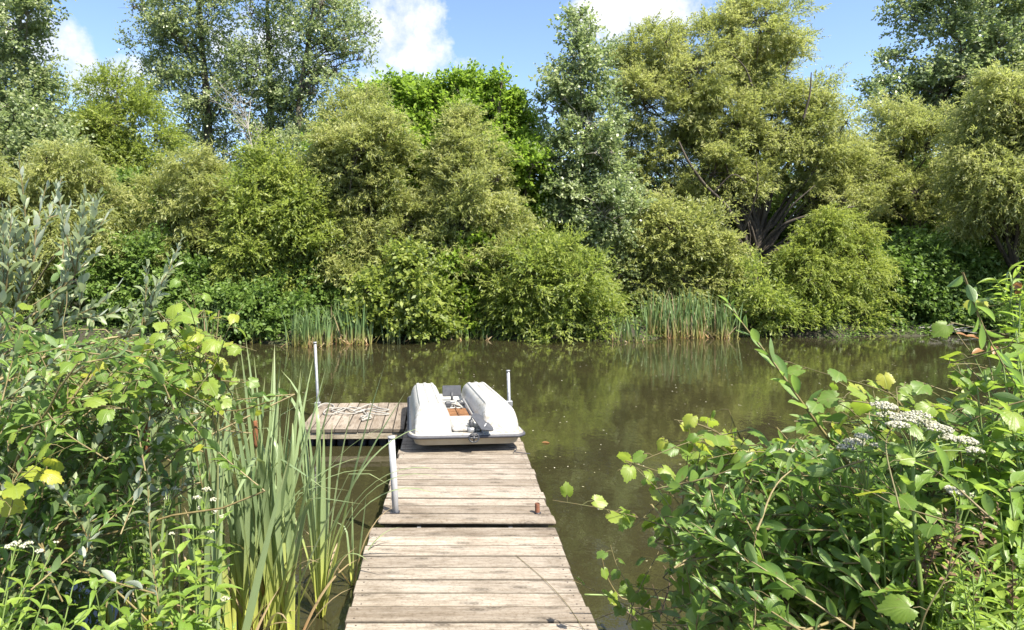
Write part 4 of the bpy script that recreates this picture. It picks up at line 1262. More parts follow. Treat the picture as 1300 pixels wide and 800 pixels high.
def sprig(lv, st, pts, kind, L, Wd, step, ang=.9, r0=.004, r1=.0012, opposite=False, start=.08, tone=(.2, .9), taper=.55, mt=0, droop=0.0, jit=.25, up=.35, stem_mat=0, flat=None):
    """leaves set along a shoot; pts world polyline base->tip"""
    pts = catmull(pts, 6)
    seg = np.linalg.norm(np.diff(pts, axis=0), axis=1)
    cum = np.concatenate([[0], np.cumsum(seg)])
    tot = cum[-1]
    st.tube(pts, np.linspace(r0, r1, len(pts)), 5, stem_mat, .5, False)
    s = start * tot
    k = 0
    phi0 = RNG.uniform(0, 6.28)
    while s < tot:
        j = min(np.searchsorted(cum, s, side='right') - 1, len(seg) - 1)
        f = (s - cum[j]) / max(seg[j], 1e-9)
        P = pts[j] * (1 - f) + pts[j + 1] * f
        T = (pts[j + 1] - pts[j]) / max(seg[j], 1e-9)
        a, b = frame_at(T)
        u = s / tot
        for side in ((0, 1) if opposite else (0,)):
            phi = phi0 + (k * math.pi / 2 + side * math.pi if opposite else k * 2.4)
            if flat is not None:      # leaves ranked left and right
                phi = flat + (math.pi if (k + side) % 2 else 0) + RNG.normal(0, .35)
            perp = a * math.cos(phi) + b * math.sin(phi)
            an = ang * (1 - .45 * u) * RNG.uniform(.75, 1.25)
            D = T * math.cos(an) + perp * math.sin(an) + RNG.normal(0, jit * .5, 3)
            D[2] -= droop * RNG.uniform(.5, 1.3)
            D /= np.linalg.norm(D)
            N = T * (1 - up) - perp * .2 + np.array([0.1, -.05, up * 1.6]) + RNG.normal(0, jit, 3)
            sc = (1 - taper * max(0, (u - .55) / .45)) * RNG.uniform(.72, 1.15) * min(1, .7 + u)
            lv.put(kind, P, D, N, L * sc, Wd * sc * RNG.uniform(.85, 1.15), RNG.uniform(*tone), mt)
        s += step * RNG.uniform(.75, 1.25)
        k += 1
    return pts

NM_SILV = leaf_mat('silvery willow leaf', [(0, (0.114, 0.156, 0.060)), (.5, (0.198, 0.246, 0.120)), (1, (0.312, 0.360, 0.234))], .33, (.26, .34, .10), .42, .45, back=(.52, .57, .49), veins=True, vcol=(.24, .27, .17))
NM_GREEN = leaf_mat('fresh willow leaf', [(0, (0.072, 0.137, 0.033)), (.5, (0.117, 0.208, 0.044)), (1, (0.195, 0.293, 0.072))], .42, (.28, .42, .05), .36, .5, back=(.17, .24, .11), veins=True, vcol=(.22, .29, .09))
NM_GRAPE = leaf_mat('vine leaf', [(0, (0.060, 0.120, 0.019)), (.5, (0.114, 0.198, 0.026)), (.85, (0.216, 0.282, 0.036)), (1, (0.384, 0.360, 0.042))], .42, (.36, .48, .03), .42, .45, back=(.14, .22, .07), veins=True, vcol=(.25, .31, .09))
NM_BONE = leaf_mat('lance leaf', [(0, (0.098, 0.176, 0.034)), (.5, (0.156, 0.254, 0.044)), (1, (0.267, 0.358, 0.068))], .40, (.40, .54, .05), .42, .4, back=(.18, .26, .10), veins=True, vcol=(.25, .33, .11))
NM_STEM = plain_mat('green stem', (.16, .22, .06), (.11, .16, .045), .5, 0, 30)
NM_TWIG = plain_mat('brown twig', (.16, .115, .070), (.095, .065, .040), .8, 0, 40)
NM_YTWIG = plain_mat('yellow-brown shoot', (.19, .155, .065), (.12, .09, .04), .6, 0, 40)
NM_RED = plain_mat('reddish vine stem', (.12, .085, .035), (.10, .11, .035), .7, 0, 40)
NM_WHITE = leaf_mat('white floret', [(0, (0.320, 0.332, 0.215)), (.4, (0.416, 0.403, 0.318)), (1, (0.496, 0.482, 0.407))], .25, (.6, .6, .5), .7, .2)

def in_poly(x, y, poly):
    c = False
    for i in range(len(poly)):
        (x1, y1), (x2, y2) = poly[i], poly[i - 1]
        if (y1 > y) != (y2 > y) and x < (x2 - x1) * (y - y1) / (y2 - y1) + x1:
            c = not c
    return c
def poly_pick(poly):
    xs = [p[0] for p in poly]; ys = [p[1] for p in poly]
    while True:
        x, y = RNG.uniform(min(xs), max(xs)), RNG.uniform(min(ys), max(ys))
        if in_poly(x, y, poly):
            return x, y

def shrub_base(name, label, cat, x, y):
    z = float(ground_z(x, y)) - .02
    t = thing(name, label, cat, (x, y, z))
    return t, np.array([x, y, z])

# ---- silvery willow shrub on the left bank
t, org = shrub_base('willow_shrub', 'silvery-leaved willow shrub with upright shoots on the left bank', 'shrub', -2.25, 2.55)
lv, st = Leaves(), MB()
heads = []
for k in range(9):       # main stems
    a = RNG.uniform(-.5, 1.2); e = np.array([-2.3 + RNG.uniform(-.5, .95), 2.6 + RNG.uniform(-.45, .65), RNG.uniform(.9, 1.7)])
    p = limb(st, org + RNG.normal(0, .06, 3) * [1, 1, 0], e, .016, .007, .2, 7, 6)
    heads.append(p)
hp = np.concatenate([h[2:] for h in heads])
def join(p, r=.005):
    j = hp[np.argmin(((hp - p) ** 2).sum(1) + (hp[:, 2] > p[2]) * .4)]
    limb(st, j, p, r + .002, r, .15, 6, 5)
SH = [  # the long shoots seen against the far trees: tip first, pixel and distance
 [(24, 203, 2.35), (31, 260, 2.38), (33, 310, 2.42), (28, 360, 2.48), (8, 430, 2.55)],
 [(60, 232, 2.5), (52, 262, 2.5), (45, 300, 2.5), (40, 350, 2.5), (20, 400, 2.55)],
 [(84, 275, 2.6), (80, 310, 2.6), (84, 345, 2.6), (76, 400, 2.65), (50, 460, 2.7)],
 [(141, 265, 2.6), (128, 285, 2.6), (108, 315, 2.62), (88, 345, 2.66), (66, 390, 2.7)],
 [(125, 318, 2.5), (105, 338, 2.5), (85, 360, 2.5), (55, 395, 2.55), (20, 440, 2.6)],
 [(152, 362, 2.5), (128, 385, 2.5), (100, 400, 2.55), (60, 425, 2.6), (10, 460, 2.65)],
 [(225, 335, 2.75), (207, 355, 2.75), (190, 390, 2.75), (170, 420, 2.78), (120, 455, 2.8), (60, 500, 2.85)],
 [(185, 362, 2.75), (192, 380, 2.74), (188, 402, 2.74), (178, 425, 2.75)],
 [(238, 422, 2.7), (215, 430, 2.7), (185, 442, 2.72), (140, 470, 2.76), (70, 500, 2.8)],
 [(205, 440, 2.6), (175, 455, 2.6), (140, 465, 2.6), (95, 500, 2.65)],
 [(0, 290, 2.3), (10, 330, 2.32), (4, 380, 2.36), (-25, 440, 2.4)],
]
for c in SH:
    pts = [W(*q) for q in c][::-1]
    sprig(lv, st, pts, 'willow', .074, .024, .020, .62, .0055, .0014, tone=(.35, 1), jit=.18, up=.25, start=.05, taper=.4)
    join(pts[0])
    # side shoots
    for q in range(3):
        a = catmull(pts, 4); j = int(RNG.integers(2, len(a) - 6)); b = a[j]
        d = nrm(a[j + 3] - a[j]) + RNG.normal(0, .45, 3) + np.array([0, 0, .15])
        sprig(lv, st, [b, b + d * .09, b + d * .17 + np.array([0, 0, .02])], 'willow', .062, .021, .016, .65, .003, .001, tone=(.3, 1), jit=.2, up=.25)
PL = [(-30, 400), (30, 390), (75, 400), (130, 420), (190, 435), (240, 440), (262, 470), (255, 520), (215, 555), (180, 640), (120, 690), (60, 720), (-30, 760)]
for k in range(330):
    x, y = poly_pick(PL)
    Y = RNG.uniform(2.05, 3.3) + .15 * (x > 120)
    tip = W(x, y, Y)
    ln = RNG.uniform(.22, .5)
    d = nrm(np.array([RNG.normal(.35, .5), RNG.normal(-.05, .45), RNG.normal(.45, .4)]))
    b = tip - d * ln - np.array([0, 0, .05])
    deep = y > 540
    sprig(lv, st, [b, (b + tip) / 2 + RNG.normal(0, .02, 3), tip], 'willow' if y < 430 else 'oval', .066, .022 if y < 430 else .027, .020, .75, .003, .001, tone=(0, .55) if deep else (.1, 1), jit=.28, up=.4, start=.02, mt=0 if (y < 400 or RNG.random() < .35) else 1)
    if k % 3 == 0: join(b, .003)
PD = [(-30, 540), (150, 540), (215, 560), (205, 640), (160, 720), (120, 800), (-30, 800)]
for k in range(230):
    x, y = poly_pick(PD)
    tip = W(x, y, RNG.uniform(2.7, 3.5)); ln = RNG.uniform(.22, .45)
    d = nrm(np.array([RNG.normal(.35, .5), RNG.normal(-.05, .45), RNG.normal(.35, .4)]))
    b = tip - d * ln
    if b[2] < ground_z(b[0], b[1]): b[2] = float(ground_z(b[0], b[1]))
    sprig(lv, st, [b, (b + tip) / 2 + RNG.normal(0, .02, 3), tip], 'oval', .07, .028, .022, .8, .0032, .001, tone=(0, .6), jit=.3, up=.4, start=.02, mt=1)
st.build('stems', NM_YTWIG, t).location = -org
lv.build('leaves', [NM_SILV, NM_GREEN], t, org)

# ---- grape vine scrambling through it
def vine(name, label, x, y, clusters, runs, stemmat=NM_RED, SZ=1.0):
    t, org = shrub_base(name, label, 'vine', x, y)
    lv, st = Leaves(), MB()
    prev = org
    for run in runs:
        pts = [W(*q) for q in run]
        cp = catmull(pts, 8)
        st.tube(cp, np.linspace(.004, .0016, len(cp)), 5, 0, .5, False)
        n = int(sum(np.linalg.norm(np.diff(cp, axis=0), axis=1)) / .055)
        for j in np.linspace(2, len(cp) - 1, max(n, 2)).astype(int):
            u = j / len(cp)
            D = nrm(RNG.normal(0, .6, 3) + np.array([0, -.2, .05]))
            base = cp[j] + D * RNG.uniform(.02, .05)
            st.tube([cp[j], (cp[j] + base) / 2 + [0, 0, .006], base], .0011, 4, 0, .5, False)
            D2 = nrm(D * np.array([1, 1, .3]) + np.array([0, 0, -.55]))
            N = np.array([.25, -.45, .75]) + RNG.normal(0, .35, 3)
            s = (1 - .6 * u) * RNG.uniform(.06, .09)
            lv.put('grape', base, D2, N, s, s * .98, RNG.uniform(.45, .97))
    for (px, py, sx, sy, Y, sY, n, s0, s1, t0, t1) in clusters:
        cen = W(px, py, Y)
        left = n
        while left > 0:
            m = min(left, int(RNG.integers(4, 8))); left -= m
            a = W(RNG.normal(px, sx), RNG.normal(py, sy), Y + RNG.normal(0, sY))
            d = nrm(np.array([RNG.normal(0, 1), RNG.normal(-.2, .6), RNG.normal(0, .45)])) * (.045 * m)
            cane = catmull([a - d * .6, a + RNG.normal(0, .015, 3), a + d * .5, a + d + np.array([0, 0, -.02])], 6)
            st.tube(cane, np.linspace(.0022, .0010, len(cane)), 5, 0, .5, False)
            limb(st, cen + RNG.normal(0, .03, 3) - np.array([0, 0, .14]), cane[0] - np.array([0, 0, .004]), .0018, .0014, .05, 6, 5)
            for q in range(m):
                c = cane[int((q + .6) / m * (len(cane) - 1))]
                sd = nrm(np.array([RNG.normal(0, 1), RNG.normal(-.25, .7), RNG.normal(.25, .35)]))
                P = c + sd * RNG.uniform(.02, .045)
                st.tube([c, (c + P) / 2 + [0, 0, .005], P], .0010, 4, 0, .5, False)
                D = nrm(sd * np.array([1, 1, .3]) + np.array([0, -.15, -.30 + RNG.normal(0, .25)]))
                N = np.array([.22, -.32, .85]) + RNG.normal(0, .33, 3)
                s = SZ * RNG.uniform(s0, s1) * (1 - .35 * q / m)
                lv.put('grape', P, D, N, s, s * RNG.uniform(.88, 1.05), RNG.uniform(t0, t1))
        limb(st, prev, cen - np.array([0, 0, .12]), .005, .003, .08, 8, 5)
    st.build('stems', stemmat, t).location = -org
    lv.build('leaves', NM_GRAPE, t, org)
    return t
vine('grape_vine', 'bright yellow-green vine with lobed leaves climbing through the left shrub', -2.0, 2.6,
     [(255, 440, 20, 18, 2.5, .12, 56, .04, .066, .5, .97), (215, 468, 24, 18, 2.5, .12, 40, .035, .06, .45, .95), (160, 480, 40, 26, 2.4, .15, 34, .035, .055, .45, .95), (80, 470, 50, 40, 2.3, .15, 30, .035, .06, .4, .9), (70, 515, 30, 16, 2.25, .1, 6, .085, .11, .45, .8), (130, 520, 34, 22, 2.4, .15, 12, .055, .085, .35, .85),
      (18, 545, 18, 16, 2.15, .1, 5, .09, .115, .3, .7), (5, 612, 12, 26, 2.1, .1, 8, .06, .085, .7, 1), (30, 640, 34, 50, 2.45, .25, 22, .06, .09, .05, .6), (110, 600, 50, 50, 2.7, .25, 26, .05, .08, 0, .6), (268, 480, 14, 24, 2.6, .1, 26, .04, .062, .5, .96)],
     [[(60, 560, 2.4), (120, 500, 2.5), (190, 470, 2.6), (262, 462, 2.65), (285, 478, 2.66)], [(150, 520, 2.6), (200, 440, 2.66), (225, 415, 2.66)]])

# ---- tall white-flowered herbs
def floret_cluster(P, r, n, parent, org, flat=.28):
    """one flat-topped head made of many tiny florets"""
    V, Fq, RN = [], [], []
    oct_f = np.array([(0, 1, 2), (0, 2, 3), (0, 3, 4), (0, 4, 1), (1, 5, 2), (2, 5, 3), (3, 5, 4), (4, 5, 1)])
    for k in range(n):
        a, q = RNG.uniform(0, 6.28), math.sqrt(RNG.uniform(0, 1))
        c = P - org + np.array([math.cos(a) * q * r, math.sin(a) * q * r, flat * r * (1 - q * q) + RNG.normal(0, .12 * r * .5)])
        s = RNG.uniform(.0022, .0042)
        ro = Matrix.Rotation(RNG.uniform(0, 3), 3, (RNG.normal(), RNG.normal(), RNG.normal()))
        v = np.array([(0, 0, 1.1), (1, 0, 0), (0, 1, 0), (-1, 0, 0), (0, -1, 0), (0, 0, -1)]) @ np.array(ro).T * s + c
        Fq.append(oct_f + len(V) * 6); V.append(v); RN.append(np.full(8, RNG.uniform(0, 1)))
    return np_mesh('flower_head', np.concatenate(V), np.concatenate(Fq), NM_WHITE, parent, np.concatenate(RN))

def herb(label, base_xy, stems, leafL=.12, leafW=.034, node=.10, tone=(.3, 1), stem_r=.0032, headr=.024, nfl=60, lean_up=.15, name='white_flowered_herb'):
    t, org = shrub_base(name, label, 'flowering plant', *base_xy)
    lv, st = Leaves(), MB()
    heads = []
    for s in stems:
        tip = W(*s['tip'])
        b = org + np.array([RNG.normal(0, .05), RNG.normal(0, .05), 0])
        if 'via' in s:
            pts = [b] + [W(*q) for q in s['via']] + [tip]
        else:
            m1 = b * .6 + tip * .4 + RNG.normal(0, .02, 3); m2 = b * .25 + tip * .75 + RNG.normal(0, .02, 3)
            pts = [b, m1, m2, tip]
        r = s.get('r', stem_r)
        cp = sprig(lv, st, pts, 'lance', s.get('L', leafL), s.get('W', leafW), s.get('node', node), 1.15, r, r * .6, True, .12, tone, .5, 0, .45, .22, .5)
        for (hx, hy, hr) in s.get('heads', ()):
            P = W(hx, hy, s['tip'][2] + RNG.normal(0, .03))
            st.tube(catmull([tip - (tip - cp[-4]) * .6, (tip + P) / 2 + np.array([0, 0, -.012]), P - np.array([0, 0, .004])], 4), .0014, 5, 0, .5, False)
            for q in range(7):
                e = P + np.array([RNG.normal(0, hr * .5), RNG.normal(0, hr * .5), 0])
                st.tube([P - np.array([0, 0, hr * .7]), e], .0008, 4, 0, .5, False)
            heads.append((P, hr))
    st.build('stems', NM_STEM, t).location = -org
    lv.build('leaves', NM_BONE, t, org)
    for P, hr in heads:
        floret_cluster(P, hr, int(nfl * (hr / .024) ** 1.6), t, org)
    return t
herb('white-flowered herb with pointed yellow-green leaves in front of the left cattails', (-.98, 2.32), [
    dict(tip=(262, 628, 2.45), heads=[(262, 622, .020), (250, 632, .016), (272, 634, .016), (255, 645, .014)]),
    dict(tip=(278, 655, 2.45), heads=[(270, 650, .016), (283, 656, .014)]),
    dict(tip=(215, 625, 2.5), heads=[(206, 620, .016), (222, 620, .014), (213, 632, .013), (228, 622, .011)]),
    dict(tip=(155, 645, 2.4), heads=[(152, 640, .014), (160, 643, .010), (148, 650, .009)]),
    dict(tip=(245, 668, 2.3), heads=[(268, 675, .010)]), dict(tip=(190, 690, 2.3)), dict(tip=(225, 700, 2.2), heads=[(218, 678, .009)]),
    dict(tip=(170, 740, 2.15)), dict(tip=(205, 745, 2.25)), dict(tip=(255, 720, 2.35)), dict(tip=(140, 700, 2.3)), dict(tip=(235, 760, 2.15)), dict(tip=(120, 745, 2.1)), dict(tip=(285, 700, 2.4)), dict(tip=(180, 665, 2.4)), dict(tip=(210, 790, 2.2)), dict(tip=(160, 780, 2.1))], .130, .042, .075)
herb('white-flowered herb with broad leaves in the bottom left corner', (-1.30, 1.72), [
    dict(tip=(20, 692, 1.95), heads=[(20, 690, .015), (10, 694, .012), (30, 694, .011)]),
    dict(tip=(50, 698, 1.95), heads=[(50, 700, .011), (36, 690, .011)]),
    dict(tip=(70, 690, 2.0), heads=[(70, 689, .008)]), dict(tip=(95, 735, 1.95)), dict(tip=(60, 745, 1.85)), dict(tip=(10, 750, 1.85)), dict(tip=(30, 775, 1.8)), dict(tip=(110, 775, 1.9)), dict(tip=(-20, 725, 1.9)), dict(tip=(150, 790, 1.95)), dict(tip=(85, 790, 1.8))], .095, .038, .06)
herb('small pale herb with a budding white head at the foot of the left cattails', (-.86, 2.48), [
    dict(tip=(286, 762, 2.5), heads=[(286, 760, .016), (280, 768, .010)]), dict(tip=(275, 785, 2.45)), dict(tip=(295, 790, 2.5))], .07, .02, .05)

# ---- right bank: willow shrub, vine, herb, weeds
t, org = shrub_base('willow_shrub', 'green-leaved willow shrub with long arching shoots on the right bank', 'shrub', 1.15, 2.25)
lv, st = Leaves(), MB()
heads = []
for k in range(9):
    e = np.array([RNG.uniform(.85, 1.9), RNG.uniform(1.7, 2.6), RNG.uniform(.7, 1.25)])
    heads.append(limb(st, org + RNG.normal(0, .08, 3) * [1, 1, 0], e, .014, .006, .2, 7, 6))
hp = np.concatenate([h[2:] for h in heads])
SR = [
 [(925, 385, 2.0), (948, 418, 2.0), (978, 455, 2.0), (1010, 500, 2.0), (1045, 548, 2.02), (1085, 600, 2.05)],
 [(836, 608, 2.1), (875, 625, 2.1), (925, 640, 2.1), (980, 655, 2.1), (1040, 672, 2.12), (1095, 690, 2.15)],
 [(900, 560, 2.2), (940, 585, 2.2), (985, 610, 2.2), (1040, 640, 2.2)],
 [(1000, 590, 1.95), (1030, 620, 1.95), (1060, 655, 1.97), (1085, 690, 2.0)],
 [(960, 690, 2.05), (1000, 690, 2.05), (1050, 700, 2.07), (1100, 715, 2.1)],
]
for i, c in enumerate(SR):
    pts = [W(*q) for q in c][::-1]
    sprig(lv, st, pts, 'willow', .088, .027, .024, .75, .005, .0016, tone=(.35, 1), jit=.2, up=.4, start=.05, taper=.45)
    join(pts[0])
NPR = 1
PR = [(845, 690), (880, 640), (900, 590), (960, 575), (1010, 560), (1060, 545), (1110, 560), (1180, 560), (1250, 520), (1320, 500), (1320, 720), (1150, 760), (1000, 780), (870, 760)]
for k in range(460):
    x, y = poly_pick(PR)
    Y = RNG.uniform(1.75, 2.7)
    tip = W(x, y, Y); ln = RNG.uniform(.2, .42)
    d = nrm(np.array([RNG.normal(-.45, .5), RNG.normal(-.1, .45), RNG.normal(.4, .4)]))
    b = tip - d * ln - np.array([0, 0, .04])
    sprig(lv, st, [b, (b + tip) / 2 + RNG.normal(0, .02, 3), tip], 'willow' if k % 3 else 'oval', .074, .029, .024, .8, .003, .001, tone=(.1, 1), jit=.28, up=.45, start=.02)
    if k % 3 == 0: join(b, .003)
st.build('stems', NM_YTWIG, t).location = -org
lv.build('leaves', NM_GREEN, t, org)

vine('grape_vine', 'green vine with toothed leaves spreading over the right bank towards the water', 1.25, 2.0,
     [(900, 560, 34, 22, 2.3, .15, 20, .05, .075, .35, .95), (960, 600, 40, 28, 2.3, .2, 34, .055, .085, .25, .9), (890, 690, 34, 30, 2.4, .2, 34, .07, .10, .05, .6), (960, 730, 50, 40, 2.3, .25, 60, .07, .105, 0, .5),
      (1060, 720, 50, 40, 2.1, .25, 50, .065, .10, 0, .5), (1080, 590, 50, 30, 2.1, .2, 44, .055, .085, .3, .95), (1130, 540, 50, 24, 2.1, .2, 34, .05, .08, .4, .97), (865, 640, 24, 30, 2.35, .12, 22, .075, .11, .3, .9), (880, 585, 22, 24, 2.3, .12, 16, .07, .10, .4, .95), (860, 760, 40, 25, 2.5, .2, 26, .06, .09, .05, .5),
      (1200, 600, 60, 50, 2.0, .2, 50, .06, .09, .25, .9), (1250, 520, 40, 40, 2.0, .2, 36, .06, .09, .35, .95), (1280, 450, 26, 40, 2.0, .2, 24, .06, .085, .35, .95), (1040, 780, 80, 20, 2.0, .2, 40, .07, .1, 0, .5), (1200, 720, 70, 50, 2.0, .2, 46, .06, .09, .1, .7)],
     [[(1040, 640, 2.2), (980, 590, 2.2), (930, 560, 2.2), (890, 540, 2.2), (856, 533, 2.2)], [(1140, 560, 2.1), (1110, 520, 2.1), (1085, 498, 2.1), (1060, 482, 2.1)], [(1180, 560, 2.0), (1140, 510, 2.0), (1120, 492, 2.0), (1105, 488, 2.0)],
      [(1010, 640, 2.2), (960, 590, 2.25), (935, 545, 2.25), (925, 520, 2.25)], [(930, 720, 2.4), (890, 680, 2.4), (862, 668, 2.4), (842, 672, 2.4)]], SZ=.74)

herb('tall white-flowered herb with big pointed leaves and broad flat flower heads on the right bank', (1.21, 1.66), [
    dict(tip=(1160, 560, 1.68), via=[(1172, 780, 1.66), (1164, 700, 1.66), (1159, 630, 1.67)], r=.0065, L=.165, W=.050, node=.125,
         heads=[(1122, 516, .030), (1128, 528, .026), (1150, 532, .034), (1172, 538, .034), (1194, 545, .028), (1165, 528, .030), (1205, 556, .022), (1226, 560, .026), (1238, 572, .020), (1140, 540, .024)]),
    dict(tip=(1095, 585, 1.75), heads=[(1085, 562, .026), (1096, 555, .020), (1074, 568, .020), (1112, 566, .015)], L=.12, W=.036),
    dict(tip=(1060, 600, 1.85), heads=[(1052, 592, .018), (1046, 585, .012)]),
    dict(tip=(1222, 640, 1.6), heads=[(1215, 624, .020), (1204, 620, .014), (1226, 628, .014)], L=.12, W=.036),
    dict(tip=(1000, 580, 2.0), heads=[(1002, 572, .014)]),
    dict(tip=(1240, 620, 1.65), L=.14, W=.04), dict(tip=(1120, 640, 1.7), L=.13, W=.036)], .12, .036, .09, nfl=110)
herb('leafy weed with bright translucent leaves along the right border', (1.62, 1.75), [
    dict(tip=(1250, 470, 1.95), L=.13, W=.045), dict(tip=(1230, 510, 1.9), L=.13, W=.045), dict(tip=(1290, 420, 1.95), L=.12, W=.038), dict(tip=(1280, 520, 1.8), L=.14, W=.045), dict(tip=(1300, 600, 1.75), L=.13, W=.04),
    dict(tip=(1265, 570, 1.8), L=.13, W=.045), dict(tip=(1310, 480, 1.9), L=.12, W=.04), dict(tip=(1270, 650, 1.65), L=.12, W=.036), dict(tip=(1320, 540, 1.8), L=.13, W=.04), dict(tip=(1215, 560, 1.9), L=.12, W=.04), dict(tip=(1270, 440, 1.9), L=.14, W=.05), dict(tip=(1295, 380, 2.0), L=.12, W=.045), dict(tip=(1240, 490, 1.8), L=.14, W=.05), dict(tip=(1190, 530, 1.85), L=.13, W=.045)] + [dict(tip=(x, y, Y), L=l, W=w) for x, y, Y, l, w in ((1120, 600, 1.85, .12, .042), (1085, 640, 1.9, .12, .042), (1140, 660, 1.75, .13, .046), (1195, 640, 1.7, .13, .046), (1235, 680, 1.62, .13, .044), (1175, 700, 1.66, .13, .046), (1110, 700, 1.75, .12, .042), (1280, 610, 1.66, .13, .046), (1060, 570, 1.95, .11, .04), (1150, 575, 1.9, .12, .042), (1300, 660, 1.6, .13, .044), (1225, 600, 1.75, .13, .046), (1210, 740, 1.6, .12, .042), (1040, 690, 1.9, .11, .04))], .12, .04, .07, (.35, 1), name='leafy_weed')
t, org = shrub_base('narrow_leaved_weed', 'narrow-leaved weed with orange tips rising at the right border', 'weed', 1.85, 1.95)
lv, st = Leaves(), MB()
for c in ([(1286, 352, 2.05), (1283, 390, 2.05), (1290, 440, 2.06)], [(1300, 362, 2.05), (1302, 400, 2.05), (1305, 450, 2.06)], [(1262, 352, 2.1), (1275, 372, 2.1), (1290, 400, 2.1)], [(1315, 340, 2.0), (1312, 400, 2.0), (1310, 470, 2.0)]):
    pts = [org] + [W(*q) for q in c][::-1]
    sprig(lv, st, pts, 'narrow', .085, .014, .020, .95, .004, .0014, tone=(.4, 1), start=.72, droop=.35, taper=.3)
for (x, y) in ((1293, 360), (1292, 368)):
    P = W(x, y, 2.04)
    for k in range(3):
        lv.put('oval', P + RNG.normal(0, .006, 3), RNG.normal(0, 1, 3), RNG.normal(0, 1, 3), .026, .016, .5, 1)
for (x, y) in ((1245, 432), (1262, 438), (1230, 428), (1250, 445)):
    P = W(x, y, 2.05)
    lv.put('oval', P, nrm(np.array([-.8, -.2, .3]) + RNG.normal(0, .3, 3)), np.array([.1, -.3, .8]), .045, .02, .6, 1)
limb(st, org + [0, 0, .9], W(1230, 428, 2.05), .003, .001, .1, 8, 5)
M_ORANGE = leaf_mat('orange young leaf', [(0, (.20, .085, .035)), (1, (.27, .15, .06))], .30, (.32, .14, .04), .45, .4)
st.build('stems', NM_STEM, t).location = -org
lv.build('leaves', [NM_BONE, M_ORANGE], t, org)
# low weeds of the right bank, bottom corner
t, org = shrub_base('feathery_weed', 'pale feathery weed with thin leaves in the bottom right corner', 'weed', 1.22, 1.45)
lv, st = Leaves(), MB()
for k in range(24):
    x, y = RNG.uniform(1190, 1330), RNG.uniform(690, 800)
    tip = W(x, y, RNG.uniform(1.45, 1.75))
    b = np.array([tip[0] + RNG.normal(0, .08), tip[1] + RNG.normal(.05, .08), max(tip[2] - RNG.uniform(.18, .35), org[2])])
    sprig(lv, st, [b, (b + tip) / 2 + RNG.normal(0, .015, 3), tip], 'narrow', .055, .010, .014, .9, .002, .0008, tone=(.3, 1), jit=.3)
    limb(st, org, b, .002, .002, .2, 5, 4)
st.build('stems', NM_STEM, t).location = -org
lv.build('leaves', NM_BONE, t, org)
# dry brown seed heads between
t, org = shrub_base('dry_weed', 'dead brown weed with withered seed heads behind the tall herb on the right', 'weed', 1.5, 1.6)
lv, st = Leaves(), MB()
M_WITHER = leaf_mat('withered leaf', [(0, (.10, .065, .045)), (1, (.24, .16, .10))], .2, (.3, .18, .08), .8, .2)
for k in range(12):
    tip = W(RNG.uniform(1190, 1300), RNG.uniform(640, 740), RNG.uniform(1.55, 1.75))
    b = tip + np.array([RNG.normal(0, .05), .05, -.25])
    limb(st, org, b, .002, .002, .1, 5, 4)
    sprig(lv, st, [b, (b + tip) / 2, tip], 'oval', .022, .011, .006, 1.0, .002, .001, tone=(0, 1), jit=.6)
st.build('stems', NM_TWIG, t).location = -org
lv.build('leaves', M_WITHER, t, org)

# ---- small things at the right edge of the dock
t, org = shrub_base('vine_shoot', 'thin vine shoot with few leaves beside the right edge of the near dock section', 'vine', .95, 2.9)
lv, st = Leaves(), MB()
pts = [org] + [W(*q) for q in ((828, 780, 3.1), (790, 760, 3.1), (772, 735, 3.1), (765, 712, 3.1), (763, 697, 3.1))]
cp = catmull(pts, 6); st.tube(cp, np.linspace(.004, .0015, len(cp)), 5, 0, .5, False)
for (x, y, s, r) in ((763, 700, .035, .6), (766, 722, .045, .6), (779, 752, .05, .8), (776, 760, .04, .9), (800, 770, .04, .7)):
    lv.put('grape', W(x, y, 3.08), nrm(np.array([RNG.normal(0, .5), -.3, -.5])), np.array([.2, -.5, .7]), s, s * .9, r)
st.build('stems', NM_YTWIG, t).location = -org
lv.build('leaves', NM_GRAPE, t, org)
m = MB()
for c in ([(836, 790, 2.95), (850, 740, 2.95), (853, 705, 2.95)], [(880, 770, 2.9), (862, 745, 2.92), (842, 718, 2.94)], [(900, 800, 2.8), (850, 780, 2.9), (800, 772, 3.0), (755, 787, 3.15)], [(820, 800, 2.9), (800, 780, 3.0), (780, 768, 3.0)], [(845, 778, 2.9), (832, 752, 2.95), (828, 742, 2.95)]):
    cp = catmull([W(*q) for q in c], 6); m.tube(cp, np.linspace(.0045, .0015, len(cp)), 6, 0, .5, False)
tag(m.build('dry_twig', NM_TWIG), 'brown leafless twigs poking out of the right bush towards the dock edge', 'twig')
m = MB(); cp = catmull([W(742, 755, 3.3), W(780, 756, 3.3), W(822, 757, 3.3), W(860, 764, 3.25)], 5); m.tube(cp, .0045, 7)
tag(m.build('reed_stalk', NM_STEM), 'pale green reed stalk lying level just right of the dock edge', 'reed')
m = MB(); cp = catmull([W(946, 800, 1.9), W(975, 768, 1.95), W(1000, 745, 2.0), W(1030, 738, 2.05)], 6); m.tube(cp, np.linspace(.006, .003, len(cp)), 7)
tag(m.build('yellow_stem', NM_YTWIG), 'bare yellow curved stem in the shaded foot of the right bush', 'stem')
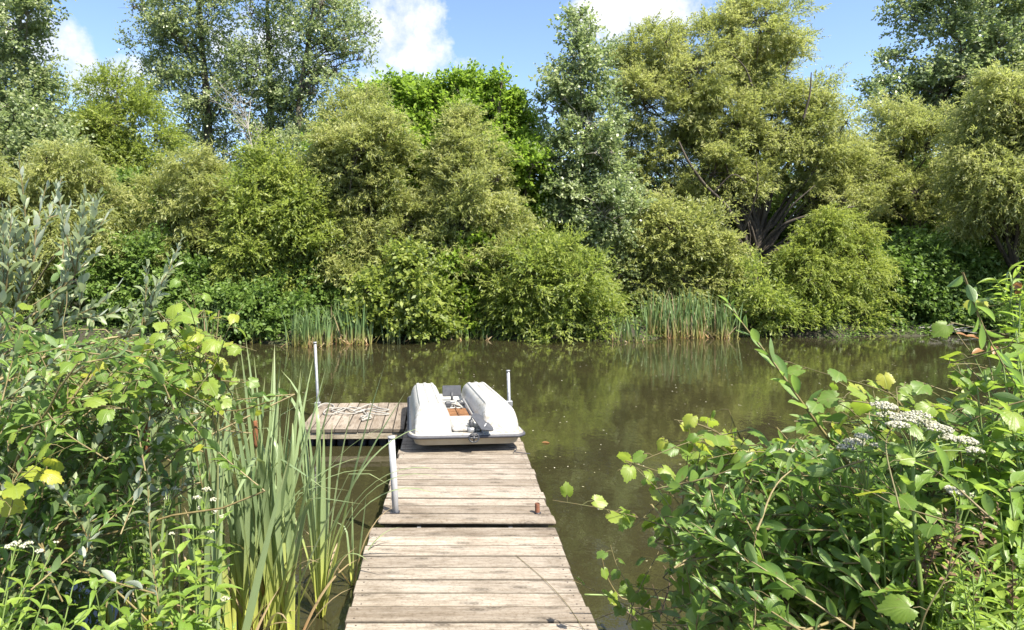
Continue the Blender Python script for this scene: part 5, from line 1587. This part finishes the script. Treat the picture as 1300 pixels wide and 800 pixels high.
m = MB(); cp = catmull([G(655, 705, DECK + .004), G(690, 735, DECK + .006), G(718, 765, DECK + .004), G(742, 800, DECK + .005)], 6); m.tube(cp, .0016, 5)
tag(m.build('dry_twig', NM_RED), 'thin reddish dry twig lying across the boards of the near dock section', 'twig')

# ---- bits floating on the pond, grass at the banks (nobody could count these)
n = 900
X = RNG.uniform(-4, 9, n); Yv = RNG.uniform(3.2, 15.5, n)
ok = ~((X > -1.7) & (X < .95) & (Yv < 9)); X, Yv = X[ok], Yv[ok]; n = len(X)
a = RNG.uniform(0, 6.28, n); s = RNG.uniform(.004, .012, n) * (1 + .05 * Yv)
C = np.stack([X, Yv, np.full(n, .004)], 1); Dx = np.stack([np.cos(a), np.sin(a), 0 * a], 1); Dy = np.stack([-np.sin(a), np.cos(a), 0 * a], 1)
v = np.stack([C - Dx * s[:, None], C - Dy * s[:, None] * .5, C + Dx * s[:, None], C + Dy * s[:, None] * .5], 1).reshape(-1, 3)
M_BITS = leaf_mat('floating bits', [(0, (.20, .19, .09)), (.6, (.40, .38, .25)), (1, (.62, .60, .50))], .1, (.3, .3, .1), .8, .2)
tag(np_mesh('floating_debris', v, np.arange(len(v)).reshape(-1, 4), M_BITS, rnd=RNG.uniform(0, 1, n)), kind='stuff')
lv = Leaves(); P = G(691, 562, .006)
lv.put('oval', P - [.03, 0, 0], np.array([1., .15, .02]), np.array([0, 0, 1.]), .11, .05, .5)
o = lv.build('floating_leaf', M_ORANGE, None, P); o.location = P
tag(o, 'single orange-brown leaf floating on open water right of the boat', 'leaf')
mb = MB()
for k in range(1500):
    lft = k % 2
    x = RNG.uniform(-3.4, -.75) if lft else RNG.uniform(.9, 2.6)
    y = RNG.uniform(1.1, 3.0)
    z = float(ground_z(x, y))
    if z < .02: continue
    blade(mb, (x, y, z - .02), RNG.uniform(0, 6.28), RNG.uniform(.05, .5), RNG.uniform(.12, .38), RNG.uniform(.004, .009), RNG.uniform(.2, 1.2), 4, None, RNG.uniform(0, 1))
tag(mb.build('bank_grass', [M_CAT]), kind='stuff')
